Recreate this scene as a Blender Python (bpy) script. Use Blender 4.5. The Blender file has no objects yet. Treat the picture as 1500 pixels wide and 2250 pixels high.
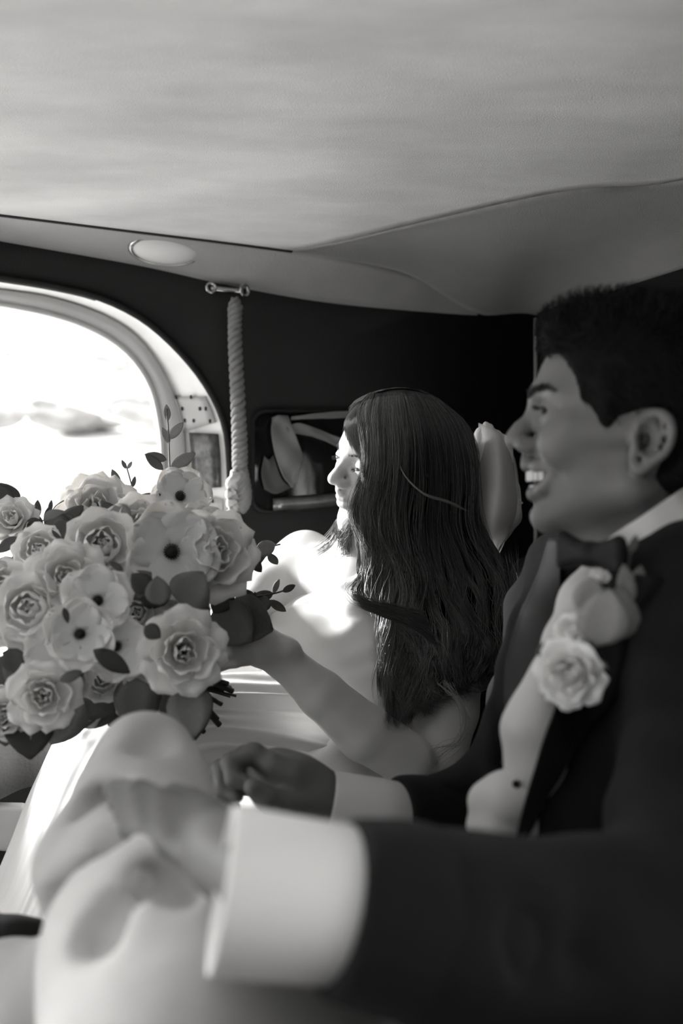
import bpy, math, random
import numpy as np
from mathutils import Vector, Matrix
from mathutils.bvhtree import BVHTree
S = bpy.context.scene
col = S.collection
rnd = random.Random(7)
rng = np.random.default_rng(7)

# ------------------------------------------------------------------ camera, light, exposure
CAMZ = 1.0
cam = bpy.data.cameras.new('camera'); camo = bpy.data.objects.new('camera', cam); col.objects.link(camo)
camo.location = (0, 0, CAMZ); camo.rotation_euler = (math.pi/2, 0, 0)
cam.sensor_fit = 'VERTICAL'; cam.sensor_height = 36; cam.sensor_width = 24; cam.lens = 35
cam.clip_start = 0.02; cam.clip_end = 400
cam.dof.use_dof = True; cam.dof.focus_distance = 1.47; cam.dof.aperture_fstop = 2.8
S.camera = camo
F = 35/36*2250

world = bpy.data.worlds.new('overcast_sky'); S.world = world; world.use_nodes = True
wn = world.node_tree.nodes; wl = world.node_tree.links
bg = wn['Background']
tc = wn.new('ShaderNodeTexCoord'); ns = wn.new('ShaderNodeTexNoise'); cr = wn.new('ShaderNodeValToRGB')
ns.inputs['Scale'].default_value = 1.6; ns.inputs['Detail'].default_value = 5
cr.color_ramp.elements[0].position = .3; cr.color_ramp.elements[0].color = (.72, .72, .72, 1)
cr.color_ramp.elements[1].position = .7; cr.color_ramp.elements[1].color = (1, 1, 1, 1)
wl.new(tc.outputs['Generated'], ns.inputs['Vector']); wl.new(ns.outputs['Fac'], cr.inputs['Fac']); wl.new(cr.outputs['Color'], bg.inputs['Color'])
bg.inputs['Strength'].default_value = 2.6

sun = bpy.data.lights.new('sun', 'SUN'); suno = bpy.data.objects.new('sun', sun); col.objects.link(suno)
sun.energy = 15.0; sun.angle = math.radians(14)
sdir = Vector((0.86, -0.38, -0.34)).normalized()      # light travels towards the rear, the camera side and down
suno.rotation_euler = sdir.to_track_quat('-Z', 'Y').to_euler(); suno.location = (-4, 4, 4)

S.view_settings.view_transform = 'Standard'; S.view_settings.look = 'None'
S.view_settings.gamma = 1; S.view_settings.use_curve_mapping = False
S.view_settings.exposure = 0.6
S.cycles.max_bounces = 10; S.cycles.diffuse_bounces = 6

# ------------------------------------------------------------------ helpers
def P(px, py, d):
    return np.array([(px-750)/F*d, d, CAMZ+(1125-py)/F*d])

def mat(name, g, rough=.6, bump=0, bscale=60, var=0, vscale=8, spec=.3, sheen=0, metal=0, vcol=False, stretch=None, trans=0, sss=0):
    m = bpy.data.materials.new(name); m.use_nodes = True
    n = m.node_tree.nodes; l = m.node_tree.links; b = n['Principled BSDF']
    c = (g, g*.992, g*.978, 1)
    b.inputs['Base Color'].default_value = c; b.inputs['Roughness'].default_value = rough
    b.inputs['Specular IOR Level'].default_value = spec; b.inputs['Metallic'].default_value = metal
    b.inputs['Sheen Weight'].default_value = sheen
    if trans: b.inputs['Transmission Weight'].default_value = trans
    if sss:
        b.inputs['Subsurface Weight'].default_value = sss; b.inputs['Subsurface Radius'].default_value = (.01, .008, .006); b.inputs['Subsurface Scale'].default_value = 1
    t = n.new('ShaderNodeTexCoord'); mp = n.new('ShaderNodeMapping'); l.new(t.outputs['Object'], mp.inputs['Vector'])
    if stretch: mp.inputs['Scale'].default_value = stretch
    if var:
        x = n.new('ShaderNodeTexNoise'); x.inputs['Scale'].default_value = vscale; x.inputs['Detail'].default_value = 4
        r = n.new('ShaderNodeValToRGB'); r.color_ramp.elements[0].position = .3; r.color_ramp.elements[1].position = .7
        lo, hi = g*(1-var), g*(1+var*.6)
        r.color_ramp.elements[0].color = (lo, lo*.992, lo*.978, 1); r.color_ramp.elements[1].color = (hi, hi*.992, hi*.978, 1)
        l.new(mp.outputs['Vector'], x.inputs['Vector']); l.new(x.outputs['Fac'], r.inputs['Fac']); l.new(r.outputs['Color'], b.inputs['Base Color'])
    if vcol:
        a = n.new('ShaderNodeAttribute'); a.attribute_name = 'tone'
        mx = n.new('ShaderNodeMix'); mx.data_type = 'RGBA'; mx.blend_type = 'MULTIPLY'; mx.inputs[0].default_value = 1
        src = b.inputs['Base Color'].links[0].from_socket if b.inputs['Base Color'].links else None
        if src: l.new(src, mx.inputs[6])
        else: mx.inputs[6].default_value = c
        l.new(a.outputs['Color'], mx.inputs[7]); l.new(mx.outputs[2], b.inputs['Base Color'])
    if bump:
        x = n.new('ShaderNodeTexNoise'); x.inputs['Scale'].default_value = bscale; x.inputs['Detail'].default_value = 6
        bp = n.new('ShaderNodeBump'); bp.inputs['Strength'].default_value = bump; bp.inputs['Distance'].default_value = .004
        l.new(mp.outputs['Vector'], x.inputs['Vector']); l.new(x.outputs['Fac'], bp.inputs['Height']); l.new(bp.outputs['Normal'], b.inputs['Normal'])
    return m

def fast_mesh(name, v, f, smooth=True):
    v = np.asarray(v, np.float32); f = np.asarray(f, np.int32)
    me = bpy.data.meshes.new(name); k = f.shape[1]
    me.vertices.add(len(v)); me.vertices.foreach_set('co', v.ravel())
    me.loops.add(f.size); me.loops.foreach_set('vertex_index', f.ravel())
    me.polygons.add(len(f)); me.polygons.foreach_set('loop_start', np.arange(0, f.size, k, dtype=np.int32))
    me.update(calc_edges=True); me.validate()
    if smooth: me.polygons.foreach_set('use_smooth', np.ones(len(me.polygons), bool))
    return me

def link(me, name, m, parent=None, loc=None, **kw):
    o = bpy.data.objects.new(name, me); col.objects.link(o)
    if m: 
        if not me.materials: me.materials.append(m)
    if parent: o.parent = parent; o.matrix_parent_inverse = parent.matrix_world.inverted()
    if loc is not None: o.location = loc
    for k, x in kw.items(): o[k] = x
    return o

def thing(name, label, cat, loc, group=None):
    o = bpy.data.objects.new(name, None); col.objects.link(o)
    o.location = tuple(loc); o.empty_display_size = .02
    o.matrix_world = Matrix.Translation(Vector(tuple(loc)))
    o['label'] = label; o['category'] = cat
    if group: o['group'] = group
    return o

def tone_attr(me, c):
    a = me.color_attributes.new('tone', 'FLOAT_COLOR', 'POINT')
    c = np.asarray(c, np.float32); out = np.ones((len(c), 4), np.float32); out[:, :3] = c[:, None]
    a.data.foreach_set('color', out.ravel())

# ---------- implicit modelling
class Sdf:
    def __init__(s, lo, hi, h):
        s.lo = np.array(lo, float); s.h = h
        s.n = np.ceil((np.array(hi)-s.lo)/h).astype(int)+1
        s.F = np.full(s.n, .3, np.float32)
    def _blk(s, lo, hi):
        i0 = np.clip(np.floor((lo-s.lo)/s.h).astype(int), 0, s.n); i1 = np.clip(np.ceil((hi-s.lo)/s.h).astype(int)+1, 0, s.n)
        if (i1 <= i0).any(): return None
        ax = [(s.lo[k]+np.arange(i0[k], i1[k])*s.h).astype(np.float32) for k in range(3)]
        return (slice(i0[0], i1[0]), slice(i0[1], i1[1]), slice(i0[2], i1[2])), ax[0][:, None, None], ax[1][None, :, None], ax[2][None, None, :]
    def _op(s, sl, d, k, op):
        A = s.F[sl]
        if op == 'u':
            h = np.maximum(k-np.abs(A-d), 0)/k; s.F[sl] = np.minimum(A, d)-h*h*k/4
        else:
            d = -d; h = np.maximum(k-np.abs(A-d), 0)/k; s.F[sl] = np.maximum(A, d)+h*h*k/4
    def cone(s, a, b, ra, rb, k=.01, op='u'):
        a = np.asarray(a, float); b = np.asarray(b, float); pad = max(ra, rb)+k+4*s.h
        r = s._blk(np.minimum(a, b)-pad, np.maximum(a, b)+pad)
        if r is None: return
        sl, X, Y, Z = r; ba = b-a; l2 = max(float(ba@ba), 1e-12)
        t = np.clip(((X-a[0])*ba[0]+(Y-a[1])*ba[1]+(Z-a[2])*ba[2])/l2, 0, 1)
        d = np.sqrt((X-a[0]-t*ba[0])**2+(Y-a[1]-t*ba[1])**2+(Z-a[2]-t*ba[2])**2)-(ra+(rb-ra)*t)
        s._op(sl, d.astype(np.float32), k, op)
    def ball(s, c, r, k=.01, op='u'): s.cone(c, c, r, r, k, op)
    def ell(s, c, r, R=None, k=.01, op='u'):
        c = np.asarray(c, float); r = np.asarray(r, float); pad = r.max()+k+4*s.h
        q = s._blk(c-pad, c+pad)
        if q is None: return
        sl, X, Y, Z = q; R = np.eye(3) if R is None else R      # columns of R = axes
        u = [((X-c[0])*R[0, i]+(Y-c[1])*R[1, i]+(Z-c[2])*R[2, i])/r[i] for i in range(3)]
        k0 = np.sqrt(u[0]**2+u[1]**2+u[2]**2)
        k1 = np.sqrt((u[0]/r[0])**2+(u[1]/r[1])**2+(u[2]/r[2])**2)+1e-9
        s._op(sl, (k0*(k0-1)/k1).astype(np.float32), k, op)
    def chain(s, pts, rs, k=.01, op='u'):
        for i in range(len(pts)-1): s.cone(pts[i], pts[i+1], rs[i], rs[i+1], k, op)
    def cut(s, p, nrm, k=.004):
        nrm = np.asarray(nrm, float)/np.linalg.norm(nrm)
        X, Y, Z = [(s.lo[i]+np.arange(s.n[i])*s.h).astype(np.float32) for i in range(3)]
        d = (X-p[0])[:, None, None]*nrm[0]+(Y-p[1])[None, :, None]*nrm[1]+(Z-p[2])[None, None, :]*nrm[2]
        h = np.maximum(k-np.abs(s.F-d), 0)/k; s.F = (np.maximum(s.F, d)+h*h*k/4).astype(np.float32)
    def mesh(s):
        G = s.F; I = G < 0
        c = np.zeros(s.n-1, np.int8)
        for dx in (0, 1):
            for dy in (0, 1):
                for dz in (0, 1): c += I[dx:s.n[0]-1+dx, dy:s.n[1]-1+dy, dz:s.n[2]-1+dz]
        act = np.argwhere((c > 0) & (c < 8)); idx = np.full(s.n-1, -1, np.int32); idx[tuple(act.T)] = np.arange(len(act))
        acc = np.zeros((len(act), 3)); cnt = np.zeros(len(act))
        cs = [(x, y, z) for x in (0, 1) for y in (0, 1) for z in (0, 1)]
        val = {q: G[act[:, 0]+q[0], act[:, 1]+q[1], act[:, 2]+q[2]] for q in cs}
        for q in cs:
            for ax in range(3):
                if q[ax]: continue
                w = list(q); w[ax] = 1; w = tuple(w); a, b = val[q], val[w]; m = (a < 0) != (b < 0)
                t = np.where(m, a/np.where(m, a-b, 1), 0)
                p = np.array(q, float)[None].repeat(len(act), 0); p[:, ax] = t
                acc[m] += p[m]; cnt[m] += 1
        V = (act+acc/cnt[:, None])*s.h+s.lo
        Q = []
        for ax in range(3):
            sl0 = [slice(1, -1)]*3; sl1 = [slice(1, -1)]*3; sl0[ax] = slice(0, -1); sl1[ax] = slice(1, None)
            a = I[tuple(sl0)]; b = I[tuple(sl1)]
            for flip, mm in ((0, a & ~b), (1, b & ~a)):
                e = np.argwhere(mm); 
                for k in range(3):
                    if k != ax: e[:, k] += 1
                u, v = (ax+1) % 3, (ax+2) % 3
                def g(du, dv):
                    w = e.copy(); w[:, u] -= du; w[:, v] -= dv; return idx[w[:, 0], w[:, 1], w[:, 2]]
                q = np.stack([g(1, 1), g(0, 1), g(0, 0), g(1, 0)], 1)
                Q.append(q[:, ::-1] if flip else q)
        Q = np.concatenate(Q); Q = Q[(Q >= 0).all(1)]
        return V, Q

def relax(V, Q, it=2, lam=.5):
    for _ in range(it):
        s = np.zeros_like(V); c = np.zeros(len(V))
        for i in range(4):
            a, b = Q[:, i], Q[:, (i+1) % 4]
            for k in range(3): s[:, k] += np.bincount(a, V[b, k], len(V))+np.bincount(b, V[a, k], len(V))
            c += np.bincount(a, minlength=len(V))+np.bincount(b, minlength=len(V))
        V = V+(s/np.maximum(c, 1)[:, None]-V)*lam
    return V

def normals(V, Q):
    n = np.cross(V[Q[:, 2]]-V[Q[:, 0]], V[Q[:, 3]]-V[Q[:, 1]]); N = np.zeros_like(V)
    for i in range(4):
        for k in range(3): N[:, k] += np.bincount(Q[:, i], n[:, k], len(V))
    return N/(np.linalg.norm(N, axis=1)[:, None]+1e-12)

def join(parts):
    v, f, o = [], [], 0
    for a, b in parts: v.append(a); f.append(np.asarray(b)+o); o += len(a)
    return np.concatenate(v), np.concatenate(f)

class Local:      # adds primitives given in a local frame to an Sdf in world space
    def __init__(s, sdf, M, o, sc=1): s.s = sdf; s.M = np.asarray(M); s.o = np.asarray(o); s.k = sc
    def w(s, p): return s.M@(np.asarray(p, float)*s.k)+s.o
    def cone(s, a, b, ra, rb, k=.01, op='u'): s.s.cone(s.w(a), s.w(b), ra*s.k, rb*s.k, k*s.k, op)
    def ball(s, c, r, k=.01, op='u'): s.cone(c, c, r, r, k, op)
    def ell(s, c, r, R=None, k=.01, op='u'): s.s.ell(s.w(c), np.array(r)*s.k, s.M@(np.eye(3) if R is None else R), k*s.k, op)
    def chain(s, p, r, k=.01, op='u'):
        for i in range(len(p)-1): s.cone(p[i], p[i+1], r[i], r[i+1], k, op)

def rot(ax, deg): return np.array(Matrix.Rotation(math.radians(deg), 3, ax))

# ---------- surfaces from control grids
def cr1(A, n):            # Catmull-Rom along axis 0
    A = np.asarray(A, float); m = len(A)
    E = np.concatenate([[2*A[0]-A[1]], A, [2*A[-1]-A[-2]]]); t = np.linspace(0, m-1, n); i = np.minimum(t.astype(int), m-2); f = (t-i)
    f = f.reshape((-1,)+(1,)*(A.ndim-1)); p0, p1, p2, p3 = E[i], E[i+1], E[i+2], E[i+3]
    return .5*((2*p1)+(-p0+p2)*f+(2*p0-5*p1+4*p2-p3)*f*f+(-p0+3*p1-3*p2+p3)*f**3)
def lin1(A, n):
    A = np.asarray(A, float); t = np.linspace(0, len(A)-1, n); i = np.minimum(t.astype(int), len(A)-2); f = (t-i).reshape((-1,)+(1,)*(A.ndim-1))
    return A[i]*(1-f)+A[i+1]*f
def gridfaces(n, m, o=0):
    a = (np.arange(n-1)[:, None]*m+np.arange(m-1)).ravel()+o
    return np.stack([a, a+1, a+m+1, a+m], 1)
def shell(G, th):         # G n,m,3 sheet -> closed slab of thickness th
    n, m, _ = G.shape; du = np.gradient(G, axis=0); dv = np.gradient(G, axis=1); N = np.cross(du, dv); N /= np.linalg.norm(N, axis=2)[..., None]+1e-12
    V = np.concatenate([(G+N*th/2).reshape(-1, 3), (G-N*th/2).reshape(-1, 3)]); k = n*m
    f = gridfaces(n, m); b = f[:, ::-1]+k
    r = np.concatenate([np.arange(m-1), (np.arange(n-1))*m+m-1, (n-1)*m+np.arange(m-1, 0, -1), np.arange(n-1, 0, -1)*m]); r2 = np.roll(r, -1)
    e = np.stack([r2, r, r+k, r2+k], 1)
    return V, np.concatenate([f, b, e])
def pxgrid(rows, n, m, lin=False):
    A = np.array([[P(*q) for q in r] for r in rows]); c = lin1 if lin else cr1
    return np.swapaxes(c(np.swapaxes(c(A, n), 0, 1), m), 0, 1)
def bez(pts, n): return cr1(np.array([P(*q) for q in pts]), n)

def tubes(C, R, sides=3):        # C (N,K,3) R (N,K) -> tube mesh arrays
    N, K, _ = C.shape; T = np.gradient(C, axis=1); T /= np.linalg.norm(T, axis=2)[..., None]+1e-12
    up = np.array([.31, .2, .93]); A = np.cross(T, up); A /= np.linalg.norm(A, axis=2)[..., None]+1e-12; B = np.cross(T, A)
    th = np.arange(sides)*2*np.pi/sides
    V = C[:, :, None]+R[:, :, None, None]*(np.cos(th)[None, None, :, None]*A[:, :, None]+np.sin(th)[None, None, :, None]*B[:, :, None])
    b = (np.arange(N)[:, None, None]*K+np.arange(K-1)[None, :, None])*sides+np.arange(sides)[None, None, :]
    j = (np.arange(sides)+1) % sides-np.arange(sides)
    f = np.stack([b, b+j, b+j+sides, b+sides], -1).reshape(-1, 4)
    return V.reshape(-1, 3), f
def tube1(pts, r, sides=10, cap=True):
    pts = np.asarray(pts, float); r = np.full(len(pts), r, float) if np.isscalar(r) else np.asarray(r, float)
    if cap:
        pts = np.concatenate([pts[:1], pts, pts[-1:]]); e = (pts[2]-pts[1])*1e-4; pts[0] -= e; pts[-1] += (pts[-2]-pts[-3])*1e-4; r = np.concatenate([[r[0]*.05], r, [r[-1]*.05]])
    return tubes(pts[None], r[None], sides)
def lathe(prof, n, M=np.eye(3), o=(0, 0, 0)):   # prof [(r,z)]
    prof = np.array(prof); th = np.linspace(0, 2*np.pi, n, endpoint=False)
    V = np.stack([prof[:, 0, None]*np.cos(th), prof[:, 0, None]*np.sin(th), prof[:, 1, None]+0*th], -1)
    k = len(prof); b = (np.arange(k-1)[:, None]*n+np.arange(n)); j = (np.arange(n)+1) % n-np.arange(n)
    f = np.stack([b, b+j, b+j+n, b+n], -1).reshape(-1, 4)
    return V.reshape(-1, 3)@np.asarray(M).T+np.asarray(o), f
def box(lo, hi, M=np.eye(3), o=(0, 0, 0)):
    lo = np.array(lo, float); hi = np.array(hi, float); v = np.array([[(lo, hi)[x][0], (lo, hi)[y][1], (lo, hi)[z][2]] for x in (0, 1) for y in (0, 1) for z in (0, 1)])
    return v@np.asarray(M).T+np.asarray(o), np.array([[0, 1, 3, 2], [4, 6, 7, 5], [0, 4, 5, 1], [2, 3, 7, 6], [0, 2, 6, 4], [1, 5, 7, 3]])
def basis(z, up=(0, 0, 1)):
    z = np.array(z, float); z /= np.linalg.norm(z); x = np.cross(up, z)
    if np.linalg.norm(x) < 1e-4: x = np.cross((1, 0, 0), z)
    x /= np.linalg.norm(x); return np.stack([x, np.cross(z, x), z], 1)
def build(name, vf, m, parent=None, smooth=True, bevel=0, **kw):
    o = link(fast_mesh(name, vf[0], vf[1], smooth), name, m, parent, **kw)
    if bevel:
        b = o.modifiers.new('bevel', 'BEVEL'); b.width = bevel; b.segments = 3; b.limit_method = 'ANGLE'
    return o

# ------------------------------------------------------------------ materials
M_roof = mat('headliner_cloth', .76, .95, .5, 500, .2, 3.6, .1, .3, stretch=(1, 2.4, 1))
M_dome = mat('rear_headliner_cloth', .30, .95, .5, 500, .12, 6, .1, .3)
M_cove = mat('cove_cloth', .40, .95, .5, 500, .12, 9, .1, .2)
M_wall = mat('dark_trim_cloth', .028, .9, .4, 300, .1, 6, .1)
M_dark = mat('black_rubber_and_shadow', .015, .6)
M_frame = mat('grey_painted_metal', .45, .35, .15, 60, .1, 9)
M_reveal = mat('cream_painted_jamb', .85, .4, .1, 30, .08, 14)
M_chrome = mat('worn_chrome', .6, .22, 0, 1, .2, 30, .5, metal=1)
M_lens = mat('frosted_lens', .8, .35)
M_rope = mat('rope_cord', .27, .9, .6, 900, .15, 90)
M_rope_lt = mat('rope_cord_pale', .65, .9, .6, 900, .15, 90)
M_seat = mat('dark_leather', .02, .5, .3, 90)
M_skinb = mat('pale_skin', .60, .5, .12, 900, .05, 30, .35, vcol=True, sss=.15)
M_sking = mat('tan_skin', .125, .5, .15, 700, .06, 30, .4, vcol=True, sss=.1)
M_hairb = mat('long_brown_hair', .042, .33, spec=.6, vcol=True)
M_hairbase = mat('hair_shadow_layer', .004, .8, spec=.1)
M_hairg = mat('black_hair', .005, .6, spec=.15, vcol=True)
M_satin = mat('white_satin', .80, .42, .04, 120, 0, 1, .4, .2)
M_jacket = mat('black_wool', .0045, .85, .5, 700, .2, 60, .12, .05)
M_lapel = mat('faced_lapel', .010, .6, .2, 500, 0, 1, .3)
M_shirt = mat('white_cotton', .52, .8, .2, 700, 0, 1, .2)
M_trouser = mat('grey_trouser_cloth', .46, .9, .3, 500, .08, 20, .1, .2)
M_bow = mat('black_silk', .006, .6, spec=.2)
M_tooth = mat('tooth_enamel', .5, .3)
M_petal = mat('cream_petal', .9, .6, .15, 90, .07, 60, .25, .15, sss=.2)
M_petal2 = mat('blush_petal', .78, .6, .15, 90, .09, 60, .25, .15, sss=.2)
M_leaf = mat('dark_green_leaf', .075, .5, .25, 60, .2, 40, .35)
M_leaf2 = mat('grey_eucalyptus_leaf', .17, .55, .25, 60, .2, 40, .3)
M_leaf3 = mat('pale_leaf', .34, .55, .25, 60, .2, 40, .3)
M_stem = mat('dark_stem', .035, .45)
M_centre = mat('anemone_centre', .015, .7)
M_pearl = mat('pearl', .8, .12, spec=.8)
def glass_mat():
    m = bpy.data.materials.new('window_glass'); m.use_nodes = True; n = m.node_tree.nodes; l = m.node_tree.links
    g = n.new('ShaderNodeBsdfGlossy'); g.inputs['Roughness'].default_value = .02; t = n.new('ShaderNodeBsdfTransparent'); t.inputs[0].default_value = (.95, .95, .95, 1)
    x = n.new('ShaderNodeMixShader'); x.inputs[0].default_value = .05
    l.new(t.outputs[0], x.inputs[1]); l.new(g.outputs[0], x.inputs[2]); l.new(x.outputs[0], n['Material Output'].inputs[0]); return m
M_glass = glass_mat()
M_tint = mat('dark_tinted_glass', .012, .06, spec=.9)
M_grass = mat('sunlit_pale_grass', .72, .95, 1, 3, .35, .6)
M_hedge = mat('sunlit_shrub', .5, .95, 1, 5, .5, .8)
def veil_mat():
    m = bpy.data.materials.new('tulle'); m.use_nodes = True; n = m.node_tree.nodes; l = m.node_tree.links
    b = n['Principled BSDF']; b.inputs['Base Color'].default_value = (.82, .81, .8, 1); b.inputs['Roughness'].default_value = .8
    t = n.new('ShaderNodeBsdfTransparent'); x = n.new('ShaderNodeMixShader'); x.inputs[0].default_value = .45
    l.new(t.outputs[0], x.inputs[1]); l.new(b.outputs[0], x.inputs[2]); l.new(x.outputs[0], n['Material Output'].inputs[0]); return m
M_veil = veil_mat()

# ------------------------------------------------------------------ car body
A = np.array([.9285, .3714, 0]); B = np.array([.3714, -.9285, 0]); O = np.array([0, 2.04, 0])     # along far side, towards the near side
Z = np.array([0, 0, 1.])
CAR = np.stack([A, B, Z], 1)                         # columns
def C(a, b, z): return O+A*a+B*b+Z*z
def onwall(px, py, off=0.0):                         # point of the far wall plane (moved off outward) seen at a pixel
    r = P(px, py, 1)-np.array([0, 0, CAMZ]); o = np.array([0, 0, CAMZ]); n = B; q = O-B*off
    t = ((q-o)@n)/(r@n); return o+r*t
def resample(p, n):
    p = np.array(p); s = np.r_[0, np.cumsum(np.linalg.norm(np.diff(p, axis=0), axis=1))]; t = np.linspace(0, s[-1], n)
    return np.stack([np.interp(t, s, p[:, i]) for i in range(3)], 1)
def tocar(p): q = np.asarray(p)-O; return np.stack([q@A, q@B, q@Z], -1)
def ring_outline(pxs, off, zb=.62, amid=-.82, n=(40, 10, 16, 10)):
    right = cr1(np.array([onwall(x, y, off) for x, y in pxs]), 60); c = tocar(right)       # from the top middle round to the right, going down
    c = np.concatenate([np.array([[amid, c[0, 1], c[0, 2]+.008]]), c, np.array([[c[-1, 0], c[-1, 1], zb+.06], [c[-1, 0]-.03, c[-1, 1], zb+.015], [c[-1, 0]-.08, c[-1, 1], zb], [amid, c[-1, 1], zb]])])
    h = resample(c, 70); m = h[::-1].copy(); m[:, 0] = 2*amid-m[:, 0]
    full = np.concatenate([h, m[1:-1]]); return full[:, 0:1]*A+full[:, 1:2]*B+full[:, 2:3]*Z+O
outer_px = [(0, 612), (100, 628), (200, 650), (270, 678), (330, 715), (390, 770), (440, 830), (475, 890), (495, 950), (502, 1020), (504, 1100), (505, 1180)]
fo_px = [(0, 636), (100, 650), (200, 680), (270, 715), (320, 760), (365, 830), (398, 920), (408, 1000), (410, 1090), (410, 1180)]
fi_px = [(0, 668), (100, 688), (180, 713), (250, 750), (300, 797), (335, 860), (352, 940), (357, 1000), (358, 1090), (358, 1180)]
R0 = ring_outline(outer_px, 0); R1 = ring_outline(fo_px, .09, .64); R2 = ring_outline(fi_px, .10, .68)
def loft(rings, closed=True):
    n = len(rings[0]); V = np.concatenate(rings); f = []
    for k in range(len(rings)-1):
        i = np.arange(n); j = (i+1) % n; f.append(np.stack([i+k*n, j+k*n, j+(k+1)*n, i+(k+1)*n], 1))
    return V, np.concatenate(f)
# far wall with its window opening
c0 = tocar(R0); amin, amax, zmin, zmax = -2.1, .467, 0, 1.52
cen = np.array([-.82, 1.03]); rect = []
for q in c0:
    d = np.array([q[0], q[2]])-cen; t = min([t for t in ((amin-cen[0])/d[0] if d[0] < 0 else 9e9, (amax-cen[0])/d[0] if d[0] > 0 else 9e9, (zmin-cen[1])/d[1] if d[1] < 0 else 9e9, (zmax-cen[1])/d[1] if d[1] > 0 else 9e9)])
    e = cen+d*t; rect.append(e)
rect = np.array(rect)
for ca, cz in ((amin, zmin), (amin, zmax), (amax, zmin), (amax, zmax)):      # snap the nearest points onto the corners
    i = np.argmin((rect[:, 0]-ca)**2+(rect[:, 1]-cz)**2); rect[i] = (ca, cz)
RW = O+rect[:, 0:1]*A+rect[:, 1:2]*Z
outw = RW-B*.03; inner_out = R0-B*.03
build('wall_left', loft([inner_out, R0, RW, outw]), M_wall, kind='structure', smooth=False)
build('trim_1', loft([R0, R0*.5+R1*.5+Z*.002, R1]), M_reveal, kind='structure')
# moulded grey frame of the window
def ringtube(R, r, n=10):
    P0 = R; T = np.roll(P0, -1, 0)-np.roll(P0, 1, 0); T /= np.linalg.norm(T, axis=1)[:, None]; N1 = np.cross(T, B); rings = []
    for k in range(n+1):
        t = 2*math.pi*k/n; rings.append(P0+N1*r*math.cos(t)+B*r*math.sin(t))
    return loft(rings)
Rm = R1*.45+R2*.55
win = build('window_1', loft([R1-B*.03, R1+B*.006, R1*.8+R2*.2+B*.016, Rm+B*.012, R2+B*.002, R2-B*.03]), M_frame, kind='structure')
cc = R2.mean(0)-B*.012
n = len(R2); V = np.concatenate([R2-B*.012, [cc]]); V2 = V-B*.004; f3 = np.array([[i, (i+1) % n, n] for i in range(n)])
Vg = np.concatenate([V, V2]); fg = np.concatenate([f3, f3[:, ::-1]+n+1])
me = bpy.data.meshes.new('pane'); me.from_pydata([tuple(x) for x in Vg], [], [tuple(x) for x in fg]); me.update(); link(me, 'pane', M_glass, win)
build('rubber_seal', ringtube(R0+B*.003, .006), M_dark, win)
build('garnish_lip', ringtube(R2+B*.004, .005), M_frame, win)

def jamb(py, t, lift=.004):
    i = np.argmin(abs(np.array([1125-(p[2]-CAMZ)/p[1]*F for p in R0[:60]])-py)); j = np.argmin(abs(np.array([1125-(p[2]-CAMZ)/p[1]*F for p in R1[:60]])-py))
    return R0[i]*(1-t)+R1[j]*t-A*lift
def plate(y0, y1, t0, t1, th, lift):
    g = np.array([[jamb(y, t, lift) for t in (t0, (t0+t1)/2, t1)] for y in (y0, (y0+y1)/2, y1)])
    return shell(cr1(np.swapaxes(cr1(np.swapaxes(g, 0, 1), 5), 0, 1), 6), th)
la = thing('door_latch', 'pierced metal striker plate high on the pale jamb with a dark latch box beneath', 'latch', jamb(940, .5))
build('striker_plate', plate(862, 938, .12, .98, .004, .005), M_frame, la)
for (y, t) in ((875, .85), (900, .8), (922, .82), (880, .45), (905, .35), (925, .6), (890, .2), (915, .2)):
    p = jamb(y, t, .009); build('screw', lathe([(.0001, .0015), (.0035, .001), (.0045, -.002)], 10, basis(-A), p), M_dark, la)
build('latch_box', plate(945, 1078, .12, .72, .012, .009), mat('tarnished_steel', .12, .35, .3, 90, .5, 60, metal=.6), la)
build('striker_plate', plate(1084, 1165, .1, .9, .004, .005), M_frame, la)
for (y, t) in ((1100, .3), (1100, .6), (1130, .4), (1150, .7)):
    p = jamb(y, t, .009); build('screw', lathe([(.0001, .0015), (.0035, .001), (.0045, -.002)], 10, basis(-A), p), M_dark, la)

# cove, headliner and rear dome
LA = [(-200, 445), (0, 468), (300, 505), (480, 527), (640, 548), (760, 570), (900, 603), (1000, 645), (1048, 686)]
offA = [.10, .10, .10, .10, .10, .095, .07, .03, .004]
PA = np.array([onwall(x, y, -o) for (x, y), o in zip(LA, offA)])
LB = [(-200, 493), (0, 527), (300, 580), (480, 620), (640, 651), (760, 668), (900, 681), (1000, 689), (1048, 692)]
PB = np.array([onwall(x, y, -.002) for x, y in LB])
ext = lambda Q: np.concatenate([[Q[0]+(Q[0]-Q[1])/(Q[0]-Q[1])[0]*-1.5], Q])
PA, PB = ext(PA), ext(PB); PA[0] = C(-2.1, .10, PA[1][2]+.02); PB[0] = C(-2.1, .002, PB[1][2])
cg = np.stack([PA, (PA+PB)/2+B*.004+Z*.006, PB]); cg = cr1(np.swapaxes(cr1(cg, 8), 0, 1), 70)
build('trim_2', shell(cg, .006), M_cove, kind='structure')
seam_path = cr1(PA[:6], 60); build('seam_shadow', tube1(seam_path+B*.002-Z*.003, .0045, 8), M_dark, kind='structure')  # dark tube laid along the seam in place of its thin shadow
def atz(px, py, z): d = (z-CAMZ)*F/(1125-py); return P(px, py, d)
zc = PA[5][2]
CC = [PA[5], atz(760, 524, zc+.0), atz(900, 490, zc+.005), atz(1150, 432, zc+.01), atz(1300, 408, zc+.01), atz(1500, 390, zc+.012), C(.42, 1.0, zc+.01), C(.44, 1.5, zc)]
RR = [PA[5]-Z*.004, PA[6], PA[7], PA[9], onwall(1180, 690, -.002), C(.46, .30, 1.435), C(.46, .8, 1.43), C(.46, 1.5, 1.43)]
CC = np.array(CC); RR = np.array(RR)
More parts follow.
